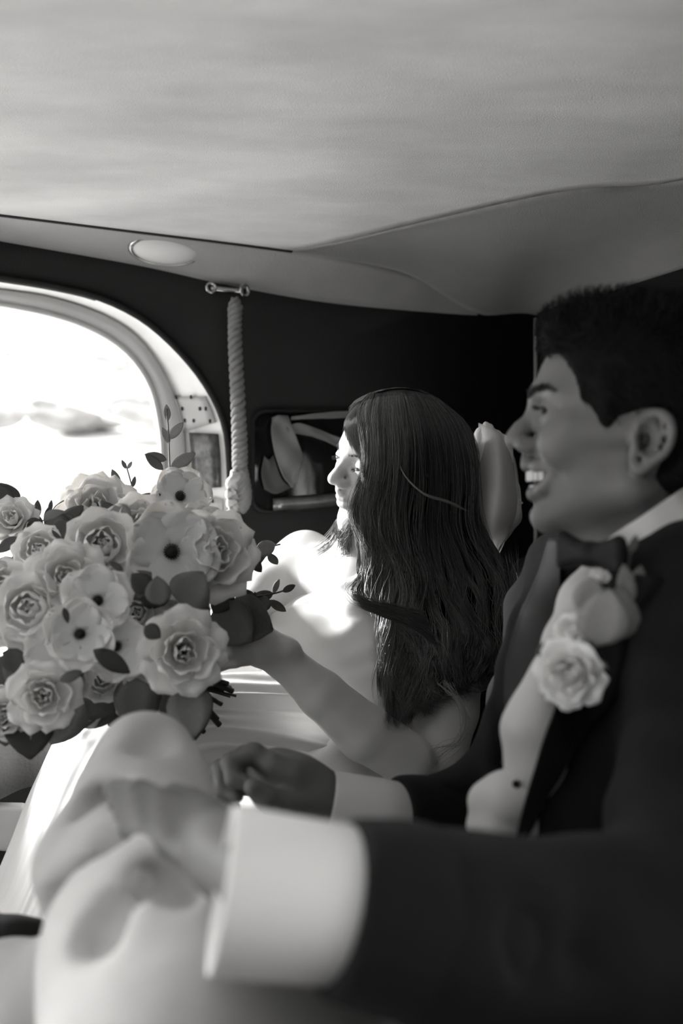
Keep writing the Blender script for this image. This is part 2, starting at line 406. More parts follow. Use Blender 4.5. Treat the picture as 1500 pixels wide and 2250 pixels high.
dm = np.stack([CC-Z*.004, CC*.66+RR*.34+Z*.016, CC*.3+RR*.7+Z*.022, RR]); dm = cr1(np.swapaxes(cr1(dm, 24), 0, 1), 60)
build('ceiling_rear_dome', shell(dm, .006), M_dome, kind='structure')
far = np.concatenate([PA[:5], CC]); aN = np.linspace(-2.1, .40, len(far)-1); near = np.array([C(a, 1.5, zc+.02) for a in aN]+[C(.44, 1.5, zc+.0)])
hd = np.stack([far, far*.7+near*.3+Z*.022, far*.35+near*.65+Z*.03, near]); hd = cr1(np.swapaxes(cr1(hd, 40), 0, 1), 90)
wv = np.sin(hd[..., 0]*9+hd[..., 1]*23)*.0012+np.sin(hd[..., 0]*21-hd[..., 1]*37+1)*.0008
edge = np.linspace(0, 1, 40)[None, :]; hd[..., 2] += wv*np.minimum(edge*6, 1)
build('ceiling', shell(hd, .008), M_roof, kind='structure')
build('roof_skin', box((-2.1, -.03, 1.60), (.55, 1.52, 1.62), CAR, O), M_dark, kind='structure', smooth=False)
build('wall_rear', box((.467, -.03, 0), (.50, 1.5, 1.45), CAR, O), M_wall, kind='structure', smooth=False)
build('wall_right', box((-.22, 1.50, 0), (.50, 1.53, 1.6), CAR, O), M_wall, kind='structure', smooth=False)
build('wall_right_front', box((-2.1, 1.50, 0), (-1.30, 1.53, 1.6), CAR, O), M_wall, kind='structure', smooth=False)
build('light_block_right_lower', box((-1.30, 1.50, 0), (-.22, 1.53, .68), CAR, O), M_wall, kind='structure', smooth=False)  # unseen lower panel, added to block light bouncing off the ground
build('floor', box((-2.1, 0, -.02), (.5, 1.5, .0), CAR, O), M_wall, kind='structure', smooth=False)
build('trim_4', tube1([C(.462, .004, z) for z in np.linspace(.5, 1.43, 12)], .004, 8), M_cove, kind='structure')

# ------------------------------------------------------------------ fixtures on the far side
u = (PB[3]-PB[2]); cn = np.cross(PA[3]-PA[2], (PB[3]+PB[2])/2-(PA[3]+PA[2])/2); cn /= np.linalg.norm(cn); cn *= -np.sign(cn[2])
lp = (PA[3]+PB[3])/2*.62+(PA[2]+PB[2])/2*.0+(PA[4]+PB[4])/2*.38+cn*.012
lp = onwall(364, 548, -.052)
lm = thing('ceiling_lamp', 'oval frosted lamp in a chrome ring set into the rail above the window', 'lamp', lp)
ax = cn*.75-Z*.1+B*.28; Bs = basis(ax, A); Bs = np.stack([A, np.cross(ax/np.linalg.norm(ax), A), ax/np.linalg.norm(ax)], 1)
build('bezel', lathe([(.066, -.012), (.070, -.004), (.0695, .004), (.066, .007), (.062, .006), (.060, .0), (.060, -.01)], 48, Bs*np.array([1, .55, 1]), lp), M_chrome, lm)
build('lens', lathe([(.061, .003), (.055, .008), (.038, .013), (.016, .016), (.0001, .0165)], 40, Bs*np.array([1, .55, 1]), lp), M_lens, lm)

def helix(path, r, ph, turns):
    path = np.asarray(path); n = len(path); T = np.gradient(path, axis=0); T /= np.linalg.norm(T, axis=1)[:, None]; a = np.cross(T, B); b = np.cross(T, a); t = np.linspace(0, turns*2*np.pi, n)+ph
    return path+a*(np.cos(t)*r)[:, None]+b*(np.sin(t)*r)[:, None]
hk = onwall(516, 640, -.035)
rp = thing('grab_rope', 'twisted cord pull hanging from a chrome bracket beside the window', 'rope', hk)
path = cr1(np.array([onwall(x, y, -.04) for x, y in ((517, 655), (516, 740), (521, 850), (526, 960), (527, 1045))]), 260)
tp = np.interp(np.linspace(0, 1, 260), [0, .06, .15, .9, 1], [.6, 1.1, 1, 1.15, 1.0])
for i in range(3):
    build('cord_strand', tube1(helix(path, .0082*tp, i*np.pi*2/3, 9), .0058*tp, 10), M_rope, rp)
kp = cr1(np.array([onwall(x, y, -.04) for x, y in ((527, 1035), (530, 1060), (533, 1085), (531, 1108), (527, 1122))]), 60)
kr = np.interp(np.linspace(0, 1, 60), [0, .25, .7, 1], [.011, .0125, .0125, .006])
for i in range(7): build('tassel_cord', tube1(helix(kp, kr, i*2*np.pi/7, 1.2), .0058, 8), M_rope, rp)
for i, (x, w) in enumerate(((508, .0085), (515, .0075))):
    q = cr1(np.array([onwall(a, b, -.05) for a, b in ((x+10, 1038), (x-1, 1060), (x-2, 1085), (x, 1105), (x+1, 1128-6*i))]), 30); build('pale_tassel_cord', tube1(helix(q, .002, i, 4), w, 8), M_rope_lt, rp)
b0, b1 = onwall(462, 634, -.012), onwall(533, 641, -.018)
build('bracket', tube1(np.linspace(b0, b1, 12), .0055, 10), M_chrome, rp)
def torus(c, n, R_, r, k=28):
    Bs = basis(n); th = np.linspace(0, 2*np.pi, k+1); return tubes((np.asarray(c)+(np.cos(th)[:, None]*Bs[:, 0]+np.sin(th)[:, None]*Bs[:, 1])*R_)[None], np.full((1, k+1), r), 8)
build('ring', torus(b0+B*.006, B, .009, .003), M_chrome, rp); build('ring', torus(b1+B*.012, A*.6+B, .011, .0035), M_chrome, rp)

# small dark side window behind the bride
qc = onwall(660, 1010, -.004)
def oq(x, y, o=-.004): return onwall(x, y, o)
def qring(g, off): 
    L, R_, T, Bt = 560-g, 1010+g, 907-g, 1120+g; pts = []
    for cx, cy, s in ((R_-30, T+26, -90), (R_-30, Bt-26-40, 0), (L+30, Bt-26, 90), (L+30, T+26, 180)):
        for k in range(9):
            t = math.radians(s+k*90/8); pts.append(onwall(cx+30*math.cos(t), cy+26*math.sin(t), off))
    return np.array(pts)
q0, q1, q2 = qring(9, .0), qring(7, -.012), qring(0, -.008)
w2 = build('window_2', loft([q0, q1, q2, qring(0, .004)]), M_dark, kind='structure')
qq = qring(0, -.001); me = bpy.data.meshes.new('pane'); me.from_pydata([tuple(x) for x in np.concatenate([qq, qq-B*.003])], [], [tuple(range(36))[::-1], tuple(range(36, 72))]); link(me, 'pane', M_tint, w2)
M_refl = mat('grey_reflection_sheet', .19, .5, .1, 80, .1, 9, .4, .3)
cu = thing('pane_reflections', 'grey sheets standing in for reflections across the small dark side window', 'reflection', oq(620, 920, -.02))  # sheets added in the shape of light reflected by the dark pane
def fold(rows, name, m, th=.002, n=30, k=14, par=None): return build(name, shell(pxgrid(rows, n, k), th), m, par)
def wv_px(rows, off, amp=0):
    return np.array([[onwall(x, y, -off-amp*((i+j) % 2)) for j, (x, y) in enumerate(r)] for i, r in enumerate(rows)])
def wsheet(name, rows, off, amp, m, par, th=.002):
    G = wv_px(rows, off, amp); G = cr1(np.swapaxes(cr1(G, 24), 0, 1), 20); return build(name, shell(G, th), m, par)
wsheet('reflection_drop', [[(598, 918), (612, 912), (632, 914)], [(596, 950), (622, 950), (650, 958)], [(604, 1000), (632, 1000), (664, 1004)], [(622, 1046), (640, 1050), (655, 1044)], [(640, 1070), (645, 1072), (650, 1068)]], .012, .012, M_refl, cu)
wsheet('reflection_streak', [[(630, 936), (660, 930), (700, 944), (748, 962), (800, 975)], [(628, 944), (658, 944), (700, 955), (748, 974), (800, 990)], [(634, 952), (662, 954), (700, 964), (748, 984), (800, 1002)]], .014, .006, M_refl, cu)
wsheet('reflection_top_streak', [[(640, 916), (690, 909), (730, 905), (770, 903)], [(640, 922), (690, 920), (730, 919), (770, 918)]], .014, .006, M_refl, cu)
wsheet('reflection_dim', [[(580, 1000), (590, 1010), (600, 1000)], [(574, 1040), (596, 1060), (618, 1050)], [(580, 1075), (606, 1085), (640, 1072)]], .008, .006, mat('dim_reflection_sheet', .08, .6), cu)  # darker sheet for the dim part of the reflected shapes
lg = np.array([[onwall(x, y, -o) for x, y in r] for r, o in (([(600, 1093), (680, 1088), (760, 1080), (900, 1066)], .004), ([(600, 1100), (680, 1096), (760, 1088), (900, 1074)], .02), ([(600, 1118), (680, 1114), (760, 1104), (900, 1090)], .02), ([(600, 1124), (680, 1121), (760, 1111), (900, 1098)], .004))])
build('sill_rail', shell(lin1(np.swapaxes(lg, 0, 1), 12), .002), mat('dull_metal', .25, .3, 0, 1, .3, 40, metal=.7), w2, smooth=False)

# seat
st = thing('rear_seat', 'dark leather bench seat behind the couple', 'seat', C(.3, .7, 0))
for i in range(12):
    b0 = .03+i*.118
    s = Sdf(np.min([C(.2, b0, .4), C(.46, b0+.13, .4), C(.2, b0+.13, .4), C(.46, b0, .4)], 0)-.02, np.max([C(.2, b0, .95), C(.46, b0+.13, .95), C(.2, b0+.13, .95), C(.46, b0, .95)], 0)+.02, .01)
    s.chain([C(.35, b0+.06, .47), C(.38, b0+.06, .66), C(.40, b0+.06, .86)], [.06, .062, .05], .01)
    build('backrest_channel', s.mesh(), M_seat, st)
build('cushion', box((-.28, .03, .18), (.36, 1.44, .40), CAR, O), M_seat, st, bevel=.04)
build('seat_base', box((-.25, .04, 0), (.45, 1.43, .18), CAR, O), M_seat, st, smooth=False)

# door armrest at the lower left, seen past the bouquet
ar = thing('armrest', 'padded grey door armrest with a white panel under it at the left edge', 'armrest', P(0, 1700, 1.50))
s = Sdf(P(-440, 1640, 1.55)-.12, P(140, 1560, 1.5)+.12, .008)
s.chain([P(-400, 1650, 1.47), P(-60, 1665, 1.50), P(50, 1655, 1.52)], [.066, .070, .052], .02); s.chain([P(10, 1570, 1.56), P(60, 1615, 1.54)], [.055, .055], .03)
build('pad', s.mesh(), mat('grey_padded_cloth', .22, .8, .3, 200, .2, 12), ar)
build('panel', shell(pxgrid([[(-400, 1770, 1.46), (-100, 1765, 1.48), (57, 1768, 1.50)], [(-400, 1860, 1.46), (-100, 1855, 1.48), (45, 1868, 1.50)]], 4, 8, True), .03), M_reveal, ar, bevel=.006)

# ------------------------------------------------------------------ outdoors
gx = np.linspace(-60, 60, 90); gy = np.r_[np.linspace(-30, 2, 20), np.linspace(2.6, 60, 60)]
X, Y = np.meshgrid(gx, gy, indexing='ij'); H = -.35+np.clip(Y-4, 0, 99)*.20+.35*np.sin(X*.35+Y*.2)*np.clip((Y-5)/10, 0, 1)
build('grass_bank', (np.stack([X, Y, H], -1).reshape(-1, 3), gridfaces(len(gx), len(gy))), M_grass, kind='structure')
def blob(c, r, seed, n=3):
    import bmesh
    bm = bmesh.new(); bmesh.ops.create_icosphere(bm, subdivisions=4, radius=1); R_ = random.Random(seed); d = [Vector((R_.gauss(0, 1), R_.gauss(0, 1), R_.gauss(0, 1))).normalized() for _ in range(40)]
    for v in bm.verts:
        k = max(v.co.dot(q) for q in d); v.co *= .8+.35*max(0, (k-.86)/.14); v.co.x *= r[0]; v.co.y *= r[1]; v.co.z *= r[2]
    me = bpy.data.meshes.new('shrub'); bm.to_mesh(me); bm.free(); [setattr(p, 'use_smooth', True) for p in me.polygons]; return me
shr = [blob(0, (1.5, 1.1, .8), i) for i in range(3)]
SH = [(-330, 900, 13, 'wide pale shrub farthest left on the bank'), (-60, 905, 14, 'rounded pale shrub at the left edge of the window view'), (175, 908, 15, 'low pale shrub in the middle of the window view'), (350, 905, 14, 'pale shrub close to the right side of the window frame'), (60, 790, 24, 'small distant shrub high on the bank at the left'), (250, 800, 24, 'small distant shrub high on the bank near the window corner')]
for i, (px, py, d, lb) in enumerate(SH):
    o = link(shr[i % 3], 'shrub', M_hedge); o.location = tuple(P(px, py, d)); o.scale = ((.5, .5, .26) if d > 20 else (.50, .5, .34)); o.rotation_euler = (0, 0, i*.2)
    o['category'] = 'shrub'; o['label'] = lb; o['group'] = 'shrubs on the bank'
build('shade_wall', box((-9, -3.2, -.35), (9, -2.6, 5.5)), mat('dark_shade_wall', .06, .9, .6, 12, .3, 3), kind='structure', smooth=False)  # unseen wall added behind the camera to cut sky light from there
cb = build('cable', tube1(bez([(-200, 850, 2.9), (0, 862, 2.8), (120, 880, 2.8), (240, 915, 2.8), (345, 958, 2.8), (420, 1010, 2.8)], 40), .007, 8), M_reveal)
cb['category'] = 'cable'; cb['label'] = 'thin pale cable curving down outside the car window'

# ------------------------------------------------------------------ people: shared head
def headprims(L, male=True):
    m = 1 if male else 0
    L.ell((.002, 0, .045), (.096, .073+.003*m, .082), k=.01)
    L.ell((.030, 0, .0), (.064, .060+.003*m, .085), k=.02)
    L.ell((.045, 0, -.035), (.048, .044+.005*m, .048), k=.02)
    for s in (1, -1):
        L.cone((.005, s*.052, -.048+.004*(1-m)), (.078, s*.012, -.076), .017+.004*m, .014+.001*m, .02)      # jaw
        L.cone((.090, s*.008, .046), (.070, s*.046, .043), .0085+.0025*m, .009, .014)     # brow
        L.ell((.068, s*.042, -.004), (.020, .018, .020), k=.02)                            # cheek
        L.cone((.010, s*.066, .004), (.060, s*.055, .008), .010, .010, .02)
    L.ball((.083+.003*m, 0, -.077), .0145+.0015*m, .014)                                           # chin
    for s in (1, -1):                                                                      # eyes
        L.ell((.100, s*.031, .029), (.020, .018, .0125), k=.012, op='s')
        L.ell((.0795, s*.0325, .027), (.0148, .0155, .0140), k=.004)
        L.ell((.0935, s*.0365, .0268) if male else (.0965, s*.034, .0265), (.012, .0175, .0046) if male else (.0105, .0130, .0018), rot('X', -6*s), k=.0016, op='s')
        L.cone((.086, s*.021, .0185), (.078, s*.045, .021), .0042, .0036, .008)
    # nose
    L.cone((.0935, 0, .036), (.113, 0, .006), .0062+.001*m, .0085, .010)
    L.cone((.1065+.006*m, 0, .012), (.117+.002*m, 0, .0015), .0075, .0095, .008)
    for s in (1, -1):
        L.ell((.1055, s*.0125, -.0045), (.0125, .0075, .0085), k=.006)
        L.ell((.1095, s*.0075, -.0135), (.0055, .0030, .0036), k=.0025, op='s')
        L.cone((.108, s*.0205, .0), (.100, s*.022, -.011), .0012, .0012, .005, 's')
    L.cone((.103, 0, -.018), (.099, 0, -.026), .0085, .0080, .008)
    if male:
        L.ell((.096, 0, -.0405), (.032, .040, .0080), k=.004, op='s')
        L.ell((.086, 0, -.035), (.016, .048, .0055), k=.004, op='s')
        L.chain([(.077, .040, -.031), (.094, .026, -.0275), (.1045, .009, -.0250), (.1045, -.009, -.0250), (.094, -.026, -.0275), (.077, -.040, -.031)], [.0030, .0052, .0060, .0060, .0052, .0030], .006)
        L.chain([(.077, .040, -.032), (.089, .026, -.0490), (.0980, .009, -.0545), (.0980, -.009, -.0545), (.089, -.026, -.0490), (.077, -.040, -.032)], [.0030, .0055, .0068, .0068, .0055, .0030], .006)
        for s in (1, -1):
            L.chain([(.101, s*.026, -.002), (.089, s*.040, -.018), (.075, s*.0485, -.036), (.069, s*.048, -.054)], [.0028, .003, .003, .002], .007, 's')
            L.ell((.073, s*.045, -.006), (.018, .014, .018), k=.014)
            L.chain([(.074, s*.050, .020), (.066, s*.056, .016)], [.0008]*2, .003, 's'); L.chain([(.073, s*.050, .027), (.064, s*.057, .029)], [.0008]*2, .003, 's')
        L.cone((.093, 0, -.064), (.093, 0, -.066), .003, .003, .012, 's')
    else:
        L.chain([(.086, .022, -.036), (.0985, .010, -.0335), (.1015, 0, -.0340), (.0985, -.010, -.0335), (.086, -.022, -.036)], [.0028, .0048, .0050, .0048, .0028], .006)
        L.chain([(.086, .021, -.039), (.0965, .009, -.0445), (.0985, 0, -.0450), (.0965, -.009, -.0445), (.086, -.021, -.039)], [.0028, .0052, .0058, .0052, .0028], .006)
        L.chain([(.084, .024, -.0375), (.1055, .008, -.0385), (.1065, -.008, -.0385), (.084, -.024, -.0375)], [.0008]*4, .003, 's')
        L.cone((.097, 0, -.058), (.097, 0, -.060), .003, .003, .012, 's')
    for s in (1, -1):                                                                       # ear
        y = s*.072
        hx = [(.004, -.034), (.006, -.022), (.004, .006), (.000, .020), (-.014, .030), (-.029, .025), (-.035, .006), (-.028, -.016), (-.014, -.028), (-.002, -.037), (.004, -.034)]
        hx = cr1(np.array(hx)*np.array([.84, .79])+np.array([.001, -.005]), 34); er = np.interp(np.linspace(0, 1, 34), np.linspace(0, 1, 11), [.0042, .0040, .0032, .0034, .0038, .0038, .0036, .0036, .0040, .0050, .0042])
        pts = [(x, y+s*(.002-.35*(x-.006)), z) for x, z in hx]
        L.ell((-.012, y+s*.004, -.004), (.019, .005, .026), rot('Z', 20*s), k=.006)
        L.ell((-.006, y+s*.009, -.006), (.011, .006, .014), rot('Z', 20*s), k=.004, op='s')
        L.ell((-.012, y+s*.012, .012), (.009, .004, .006), rot('Z', 20*s), k=.003, op='s')
        L.chain(pts, er, .003)
        L.chain([(-.018, y+s*.0125, .012), (-.020, y+s*.0125, .0), (-.014, y+s*.010, -.014)], [.0022]*3, .003)
        L.cone((.005, y+s*.004, -.004), (.004, y+s*.005, -.010), .0035, .0035, .003)

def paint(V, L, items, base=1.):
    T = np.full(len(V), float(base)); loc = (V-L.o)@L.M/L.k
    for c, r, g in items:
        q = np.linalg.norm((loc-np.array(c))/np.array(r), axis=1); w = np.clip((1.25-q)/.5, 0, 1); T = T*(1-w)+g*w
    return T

def bvh(V, Q): return BVHTree.FromPolygons([tuple(x) for x in V], [tuple(int(i) for i in q) for q in Q])
CAMP = Vector((0, 0, CAMZ))
def hitd(trees, px, py):
    r = P(px, py, 1)-np.array([0, 0, CAMZ]); v = Vector(r).normalized(); best = None
    for t in trees:
        h = t.ray_cast(CAMP, v)
        if h[0] is not None and (best is None or h[0].y < best): best = h[0].y
    return best
def drape(trees, rows, n, m, off=.004, it=6, fb=None, puff=0, dmin=0):
    G = np.array(rows, float); G = cr1(np.swapaxes(cr1(G, n), 0, 1), m); G = np.swapaxes(G, 0, 1)
    D = np.full((n, m), np.nan)
    for i in range(n):
        for j in range(m):
            h = hitd(trees, *G[i, j, :2]); 
            if h is not None: D[i, j] = h
    D = np.where(np.isnan(D), (np.nanmedian(D) if fb is None else fb), D)
    D = np.maximum(D, dmin); D0 = D.copy()
    for _ in range(it):
        E_ = np.pad(D, 1, mode='edge'); D = (E_[:-2, 1:-1]+E_[2:, 1:-1]+E_[1:-1, :-2]+E_[1:-1, 2:]+D*2)/6; D = np.minimum(D, D0)
    if puff: 
        D = D-puff*np.sin(np.linspace(0, np.pi, n))[:, None]*np.sin(np.linspace(0, np.pi, m))[None]
    return np.array([[P(G[i, j, 0], G[i, j, 1], D[i, j]-off) for j in range(m)] for i in range(n)])
def pr(s, pts, k=.02, op='u'):          # chain given as (px,py,d,r)
    s.chain([P(*p[:3]) for p in pts], [p[3] for p in pts], k, op)

def around(pts, pad, h):
    q = np.array([P(*p[:3]) for p in pts]); return Sdf(q.min(0)-pad, q.max(0)+pad, h)
# ------------------------------------------------------------------ the bride
bride = thing('person', 'person in a white satin dress with long wavy hair, leaning back and holding the bouquet', 'person', P(700, 1800, 1.5))
def R3(a, b, c):
    a, b, c = map(math.radians, (a, b, c)); Bx = np.array([[-1, 0, 0], [0, -1, 0], [0, 0, 1.]])
    return np.array(Matrix.Rotation(a, 3, 'Z'))@np.array(Matrix.Rotation(b, 3, 'Y'))@np.array(Matrix.Rotation(c, 3, 'X'))@Bx
Mb = R3(28, -8, 20); ob = P(865, 1036, 1.60)
sb = Sdf((-.23, 1.22, .52), (.27, 1.86, 1.15), .0028); Lb = Local(sb, Mb, ob, .95)
headprims(Lb, False)
neck = [(838, 1120, 1.61, .050), (805, 1200, 1.635, .049), (800, 1290, 1.64, .060)]
torso = [[(655, 1262, 1.72, .052), (810, 1310, 1.62, .070), (985, 1425, 1.52, .055)], [(700, 1345, 1.665, .090), (880, 1450, 1.57, .085)],
         [(660, 1420, 1.60, .072), (690, 1560, 1.53, .090), (660, 1720, 1.47, .120)], [(790, 1440, 1.545, .070), (800, 1580, 1.54, .095), (760, 1740, 1.5, .12)], [(660, 1400, 1.575, .055), (770, 1430, 1.525, .058)]]
pr(sb, neck, .03)
for t in torso[:2]: pr(sb, t, .045)
for t in torso[2:]: pr(sb, [(a, b, c+.02, r*.86) for a, b, c, r in t], .03)
pr(sb, [(672, 1228, 1.73, .050), (575, 1318, 1.62, .041), (505, 1378, 1.46, .030), (470, 1400, 1.38, .026)], .03)
arm = [(990, 1445, 1.50, .051), (982, 1560, 1.47, .046), (955, 1675, 1.425, .0415), (935, 1700, 1.41, .036)]
pr(sb, arm[:2], .03); pr(sb, arm[1:], .008)
pr(sb, [(895, 1668, 1.375, .037), (800, 1610, 1.355, .0385), (705, 1525, 1.34, .032), (618, 1447, 1.33, .0235)], .007); pr(sb, [(900, 1690, 1.385, .030), (935, 1700, 1.40, .030)], .02)
pr(sb, [(618, 1447, 1.33, .0225), (570, 1420, 1.31, .024), (538, 1412, 1.30, .022)], .015)
pr(sb, [(600, 1425, 1.32, .020), (548, 1392, 1.31, .018)], .012)
pr(sb, [(640, 1425, 1.315, .010), (636, 1424, 1.310, .008)], .02)
for i, f in enumerate([[(545, 1396, 1.30, .0100), (508, 1386, 1.285, .0088), (484, 1396, 1.28, .0080), (468, 1414, 1.29, .0072)],
          [(540, 1412, 1.29, .0100), (505, 1408, 1.275, .0088), (480, 1418, 1.27, .0080), (464, 1434, 1.28, .0072)],
          [(538, 1432, 1.285, .0098), (505, 1432, 1.27, .0086), (480, 1440, 1.27, .0078), (466, 1455, 1.28, .0070)],
          [(545, 1448, 1.29, .0092), (515, 1454, 1.275, .0078), (490, 1460, 1.275, .0070), (474, 1472, 1.285, .0062)],
          [(590, 1400, 1.335, .0125), (545, 1372, 1.335, .0105), (512, 1362, 1.33, .0092), (490, 1366, 1.325, .0080)]]):
    pr(sb, f, .005)
V, Q = sb.mesh(); V = relax(V, Q, 1, .4); Tb = bvh(V, Q)
T = paint(V, Lb, [((.099, 0, -.0335), (.010, .020, .0045), .62), ((.098, 0, -.0455), (.010, .018, .0055), .62), ((.110, .0085, -.015), (.006, .003, .004), .3), ((.110, -.0085, -.015), (.006, .003, .004), .3),
                  ((.093, .034, .0265), (.012, .0125, .0022), .1), ((.093, -.034, .0265), (.012, .0125, .0022), .1)])
me = fast_mesh('body', V, Q); tone_attr(me, T); link(me, 'body', M_skinb, bride)
def hairs_on(L, arcs, n, ln, r, dirf, seed=1):
    R_ = np.random.default_rng(seed); C_ = []
    for a in arcs:
        a = np.array(a, float); c = cr1(a, 40)
        for _ in range(n):
            p = c[R_.integers(0, 40)]+R_.normal(0, .0012, 3)*np.array([.3, 1, 1]); d = dirf(p)+R_.normal(0, .15, 3); d /= np.linalg.norm(d)
            C_.append([L.w(p+d*ln*t) for t in (0, .35, .7, 1)])
    C_ = np.array(C_); rr = np.array([1, .9, .6, .1])[None]*r*np.ones((len(C_), 1)); return tubes(C_, rr, 3)
M_brow = mat('dark_brow_hair', .03, .6)
build('eyebrow', hairs_on(Lb, [[(.099, .012, .044), (.094, .026, .047), (.083, .040, .045), (.074, .048, .040)]], 110, .007, .00035, lambda p: np.array([.1, .8, .25])), M_brow, bride)
build('eyebrow', hairs_on(Lb, [[(.099, -.012, .044), (.094, -.026, .047), (.083, -.040, .045)]], 90, .007, .00035, lambda p: np.array([.1, -.8, .25])), M_brow, bride)
for s in (1, -1):
    build('eyelashes', hairs_on(Lb, [[(.092, s*.023, .0265), (.0955, s*.032, .0265), (.090, s*.042, .0265)]], 26, .008, .0003, lambda p: np.array([1, .25*s, -.15])), M_brow, bride)

# dress bodice: the torso grown by a few millimetres and cut at the neckline
sd = Sdf((-.23, 1.30, .50), (.22, 1.84, .98), .0035)
for t in torso: pr(sd, [(a, b, c, r+.005) for a, b, c, r in t], .045)
pr(sd, [(815, 1262, 1.60, .058), (810, 1310, 1.60, .068)], .03)
n1 = P(690, 1290, 1.62); n2 = P(840, 1235, 1.55); up = P(800, 1200, 1.6)-P(700, 1600, 1.55)
vv = n2-n1; nn = np.cross(vv, np.array([0.05, 1, .1])); nn *= np.sign(nn@up); sd.cut(n1, nn)
V, Q = sd.mesh(); V = relax(V, Q, 2); N = normals(V, Q)
V = V+N*(.0016*np.sin(V[:, 0]*90+V[:, 2]*60)+.001*np.sin(V[:, 2]*170-V[:, 0]*60))[:, None]
build('dress_bodice', (V, Q), M_satin, bride); Td = bvh(V, Q)

# skirt
rows = [[(700, 1405, 1.62), (580, 1440, 1.56), (470, 1450, 1.52), (300, 1480, 1.5), (165, 1560, 1.45), (85, 1700, 1.42), (20, 1860, 1.38), (-60, 2050, 1.34)],
        [(720, 1480, 1.50), (600, 1490, 1.45), (480, 1490, 1.42), (330, 1510, 1.38), (200, 1580, 1.34), (110, 1740, 1.30), (40, 1930, 1.26), (-40, 2110, 1.22)],
        [(770, 1570, 1.45), (660, 1560, 1.40), (540, 1560, 1.36), (390, 1570, 1.32), (250, 1650, 1.28), (160, 1800, 1.24), (80, 1990, 1.20), (0, 2170, 1.17)],
        [(830, 1680, 1.43), (720, 1650, 1.38), (600, 1640, 1.33), (450, 1640, 1.28), (300, 1710, 1.25), (210, 1860, 1.21), (130, 2050, 1.17), (60, 2230, 1.14)],
        [(860, 1790, 1.43), (740, 1770, 1.38), (620, 1760, 1.34), (480, 1760, 1.30), (360, 1830, 1.27), (260, 1960, 1.24), (190, 2130, 1.21), (120, 2300, 1.2)]]
G = pxgrid(rows, 130, 110); u = np.linspace(0, 1, 130)[:, None]; v = np.linspace(0, 1, 110)[None]
ph = u*22+np.sin(v*5)*1.6+np.sin(v*11+u*4)*.5
amp = .0062*(.35+.65*np.sin(np.pi*np.minimum(v*1.3+.1, 1)))
dsp = amp*(np.sin(ph)+.5*np.sin(ph*1.9+2+v*3))+.0016*np.sin(u*70+v*9)
dsp = -np.abs(dsp)*.9+dsp*.3
du = np.gradient(G, axis=0); dv = np.gradient(G, axis=1); N = np.cross(du, dv); N /= np.linalg.norm(N, axis=2)[..., None]; N *= -np.sign(N[..., 1:2])
sk = shell(G+N*(-dsp)[..., None]*-1, .003); build('dress_skirt', sk, M_satin, bride); Ts = bvh(*sk)

# veil gathered behind the head, with pearls
vl = [[(1050, 930, 1.66), (1085, 945, 1.62), (1105, 960, 1.63), (1112, 965, 1.68)], [(1050, 1010, 1.62), (1090, 1010, 1.57), (1120, 1015, 1.60), (1132, 1020, 1.67)], [(1045, 1090, 1.60), (1090, 1090, 1.55), (1128, 1095, 1.58), (1140, 1100, 1.66)],
      [(1045, 1150, 1.60), (1085, 1155, 1.56), (1120, 1150, 1.59), (1136, 1140, 1.66)], [(1060, 1200, 1.62), (1080, 1212, 1.60), (1100, 1195, 1.62), (1112, 1180, 1.66)], [(1075, 1222, 1.65), (1082, 1226, 1.64), (1090, 1220, 1.65), (1096, 1214, 1.66)]]
vq = [(1068, 950, 1.65, .016), (1080, 1000, 1.64, .030), (1086, 1080, 1.63, .035), (1086, 1130, 1.63, .036), (1078, 1190, 1.64, .016)]; s = around(vq, .06, .003); pr(s, vq, .03)
V, Q = s.mesh(); V = relax(V, Q, 3); N = normals(V, Q); V += N*(.0018*np.sin(V[:, 0]*260+V[:, 2]*40)+.001*np.sin(V[:, 0]*520-V[:, 2]*90))[:, None]
M_veilin = mat('folded_veil', .8, .8, .2, 300, .05, 30, .2, .3)
vi = build('veil', (V, Q), M_veilin, bride); Tv = bvh(V, Q)
G = pxgrid(vl, 60, 30); G[..., 1] -= .006; build('veil_edge', shell(G, .0008), M_veil, vi)
for (x, y) in ((1098, 990), (1079, 1131), (1120, 1136), (1101, 1165), (1090, 1160), (1142, 1107), (1146, 1105), (1143, 1101)):
    h = hitd([Tv], x, y); p = P(x, y, (h or 1.62)-.003)
    build('pearl', lathe([(.0001, .0022), (.0013, .0017), (.0021, .0005), (.0021, -.0006), (.0013, -.0018), (.0001, -.0022)], 12, o=p), M_pearl, vi)

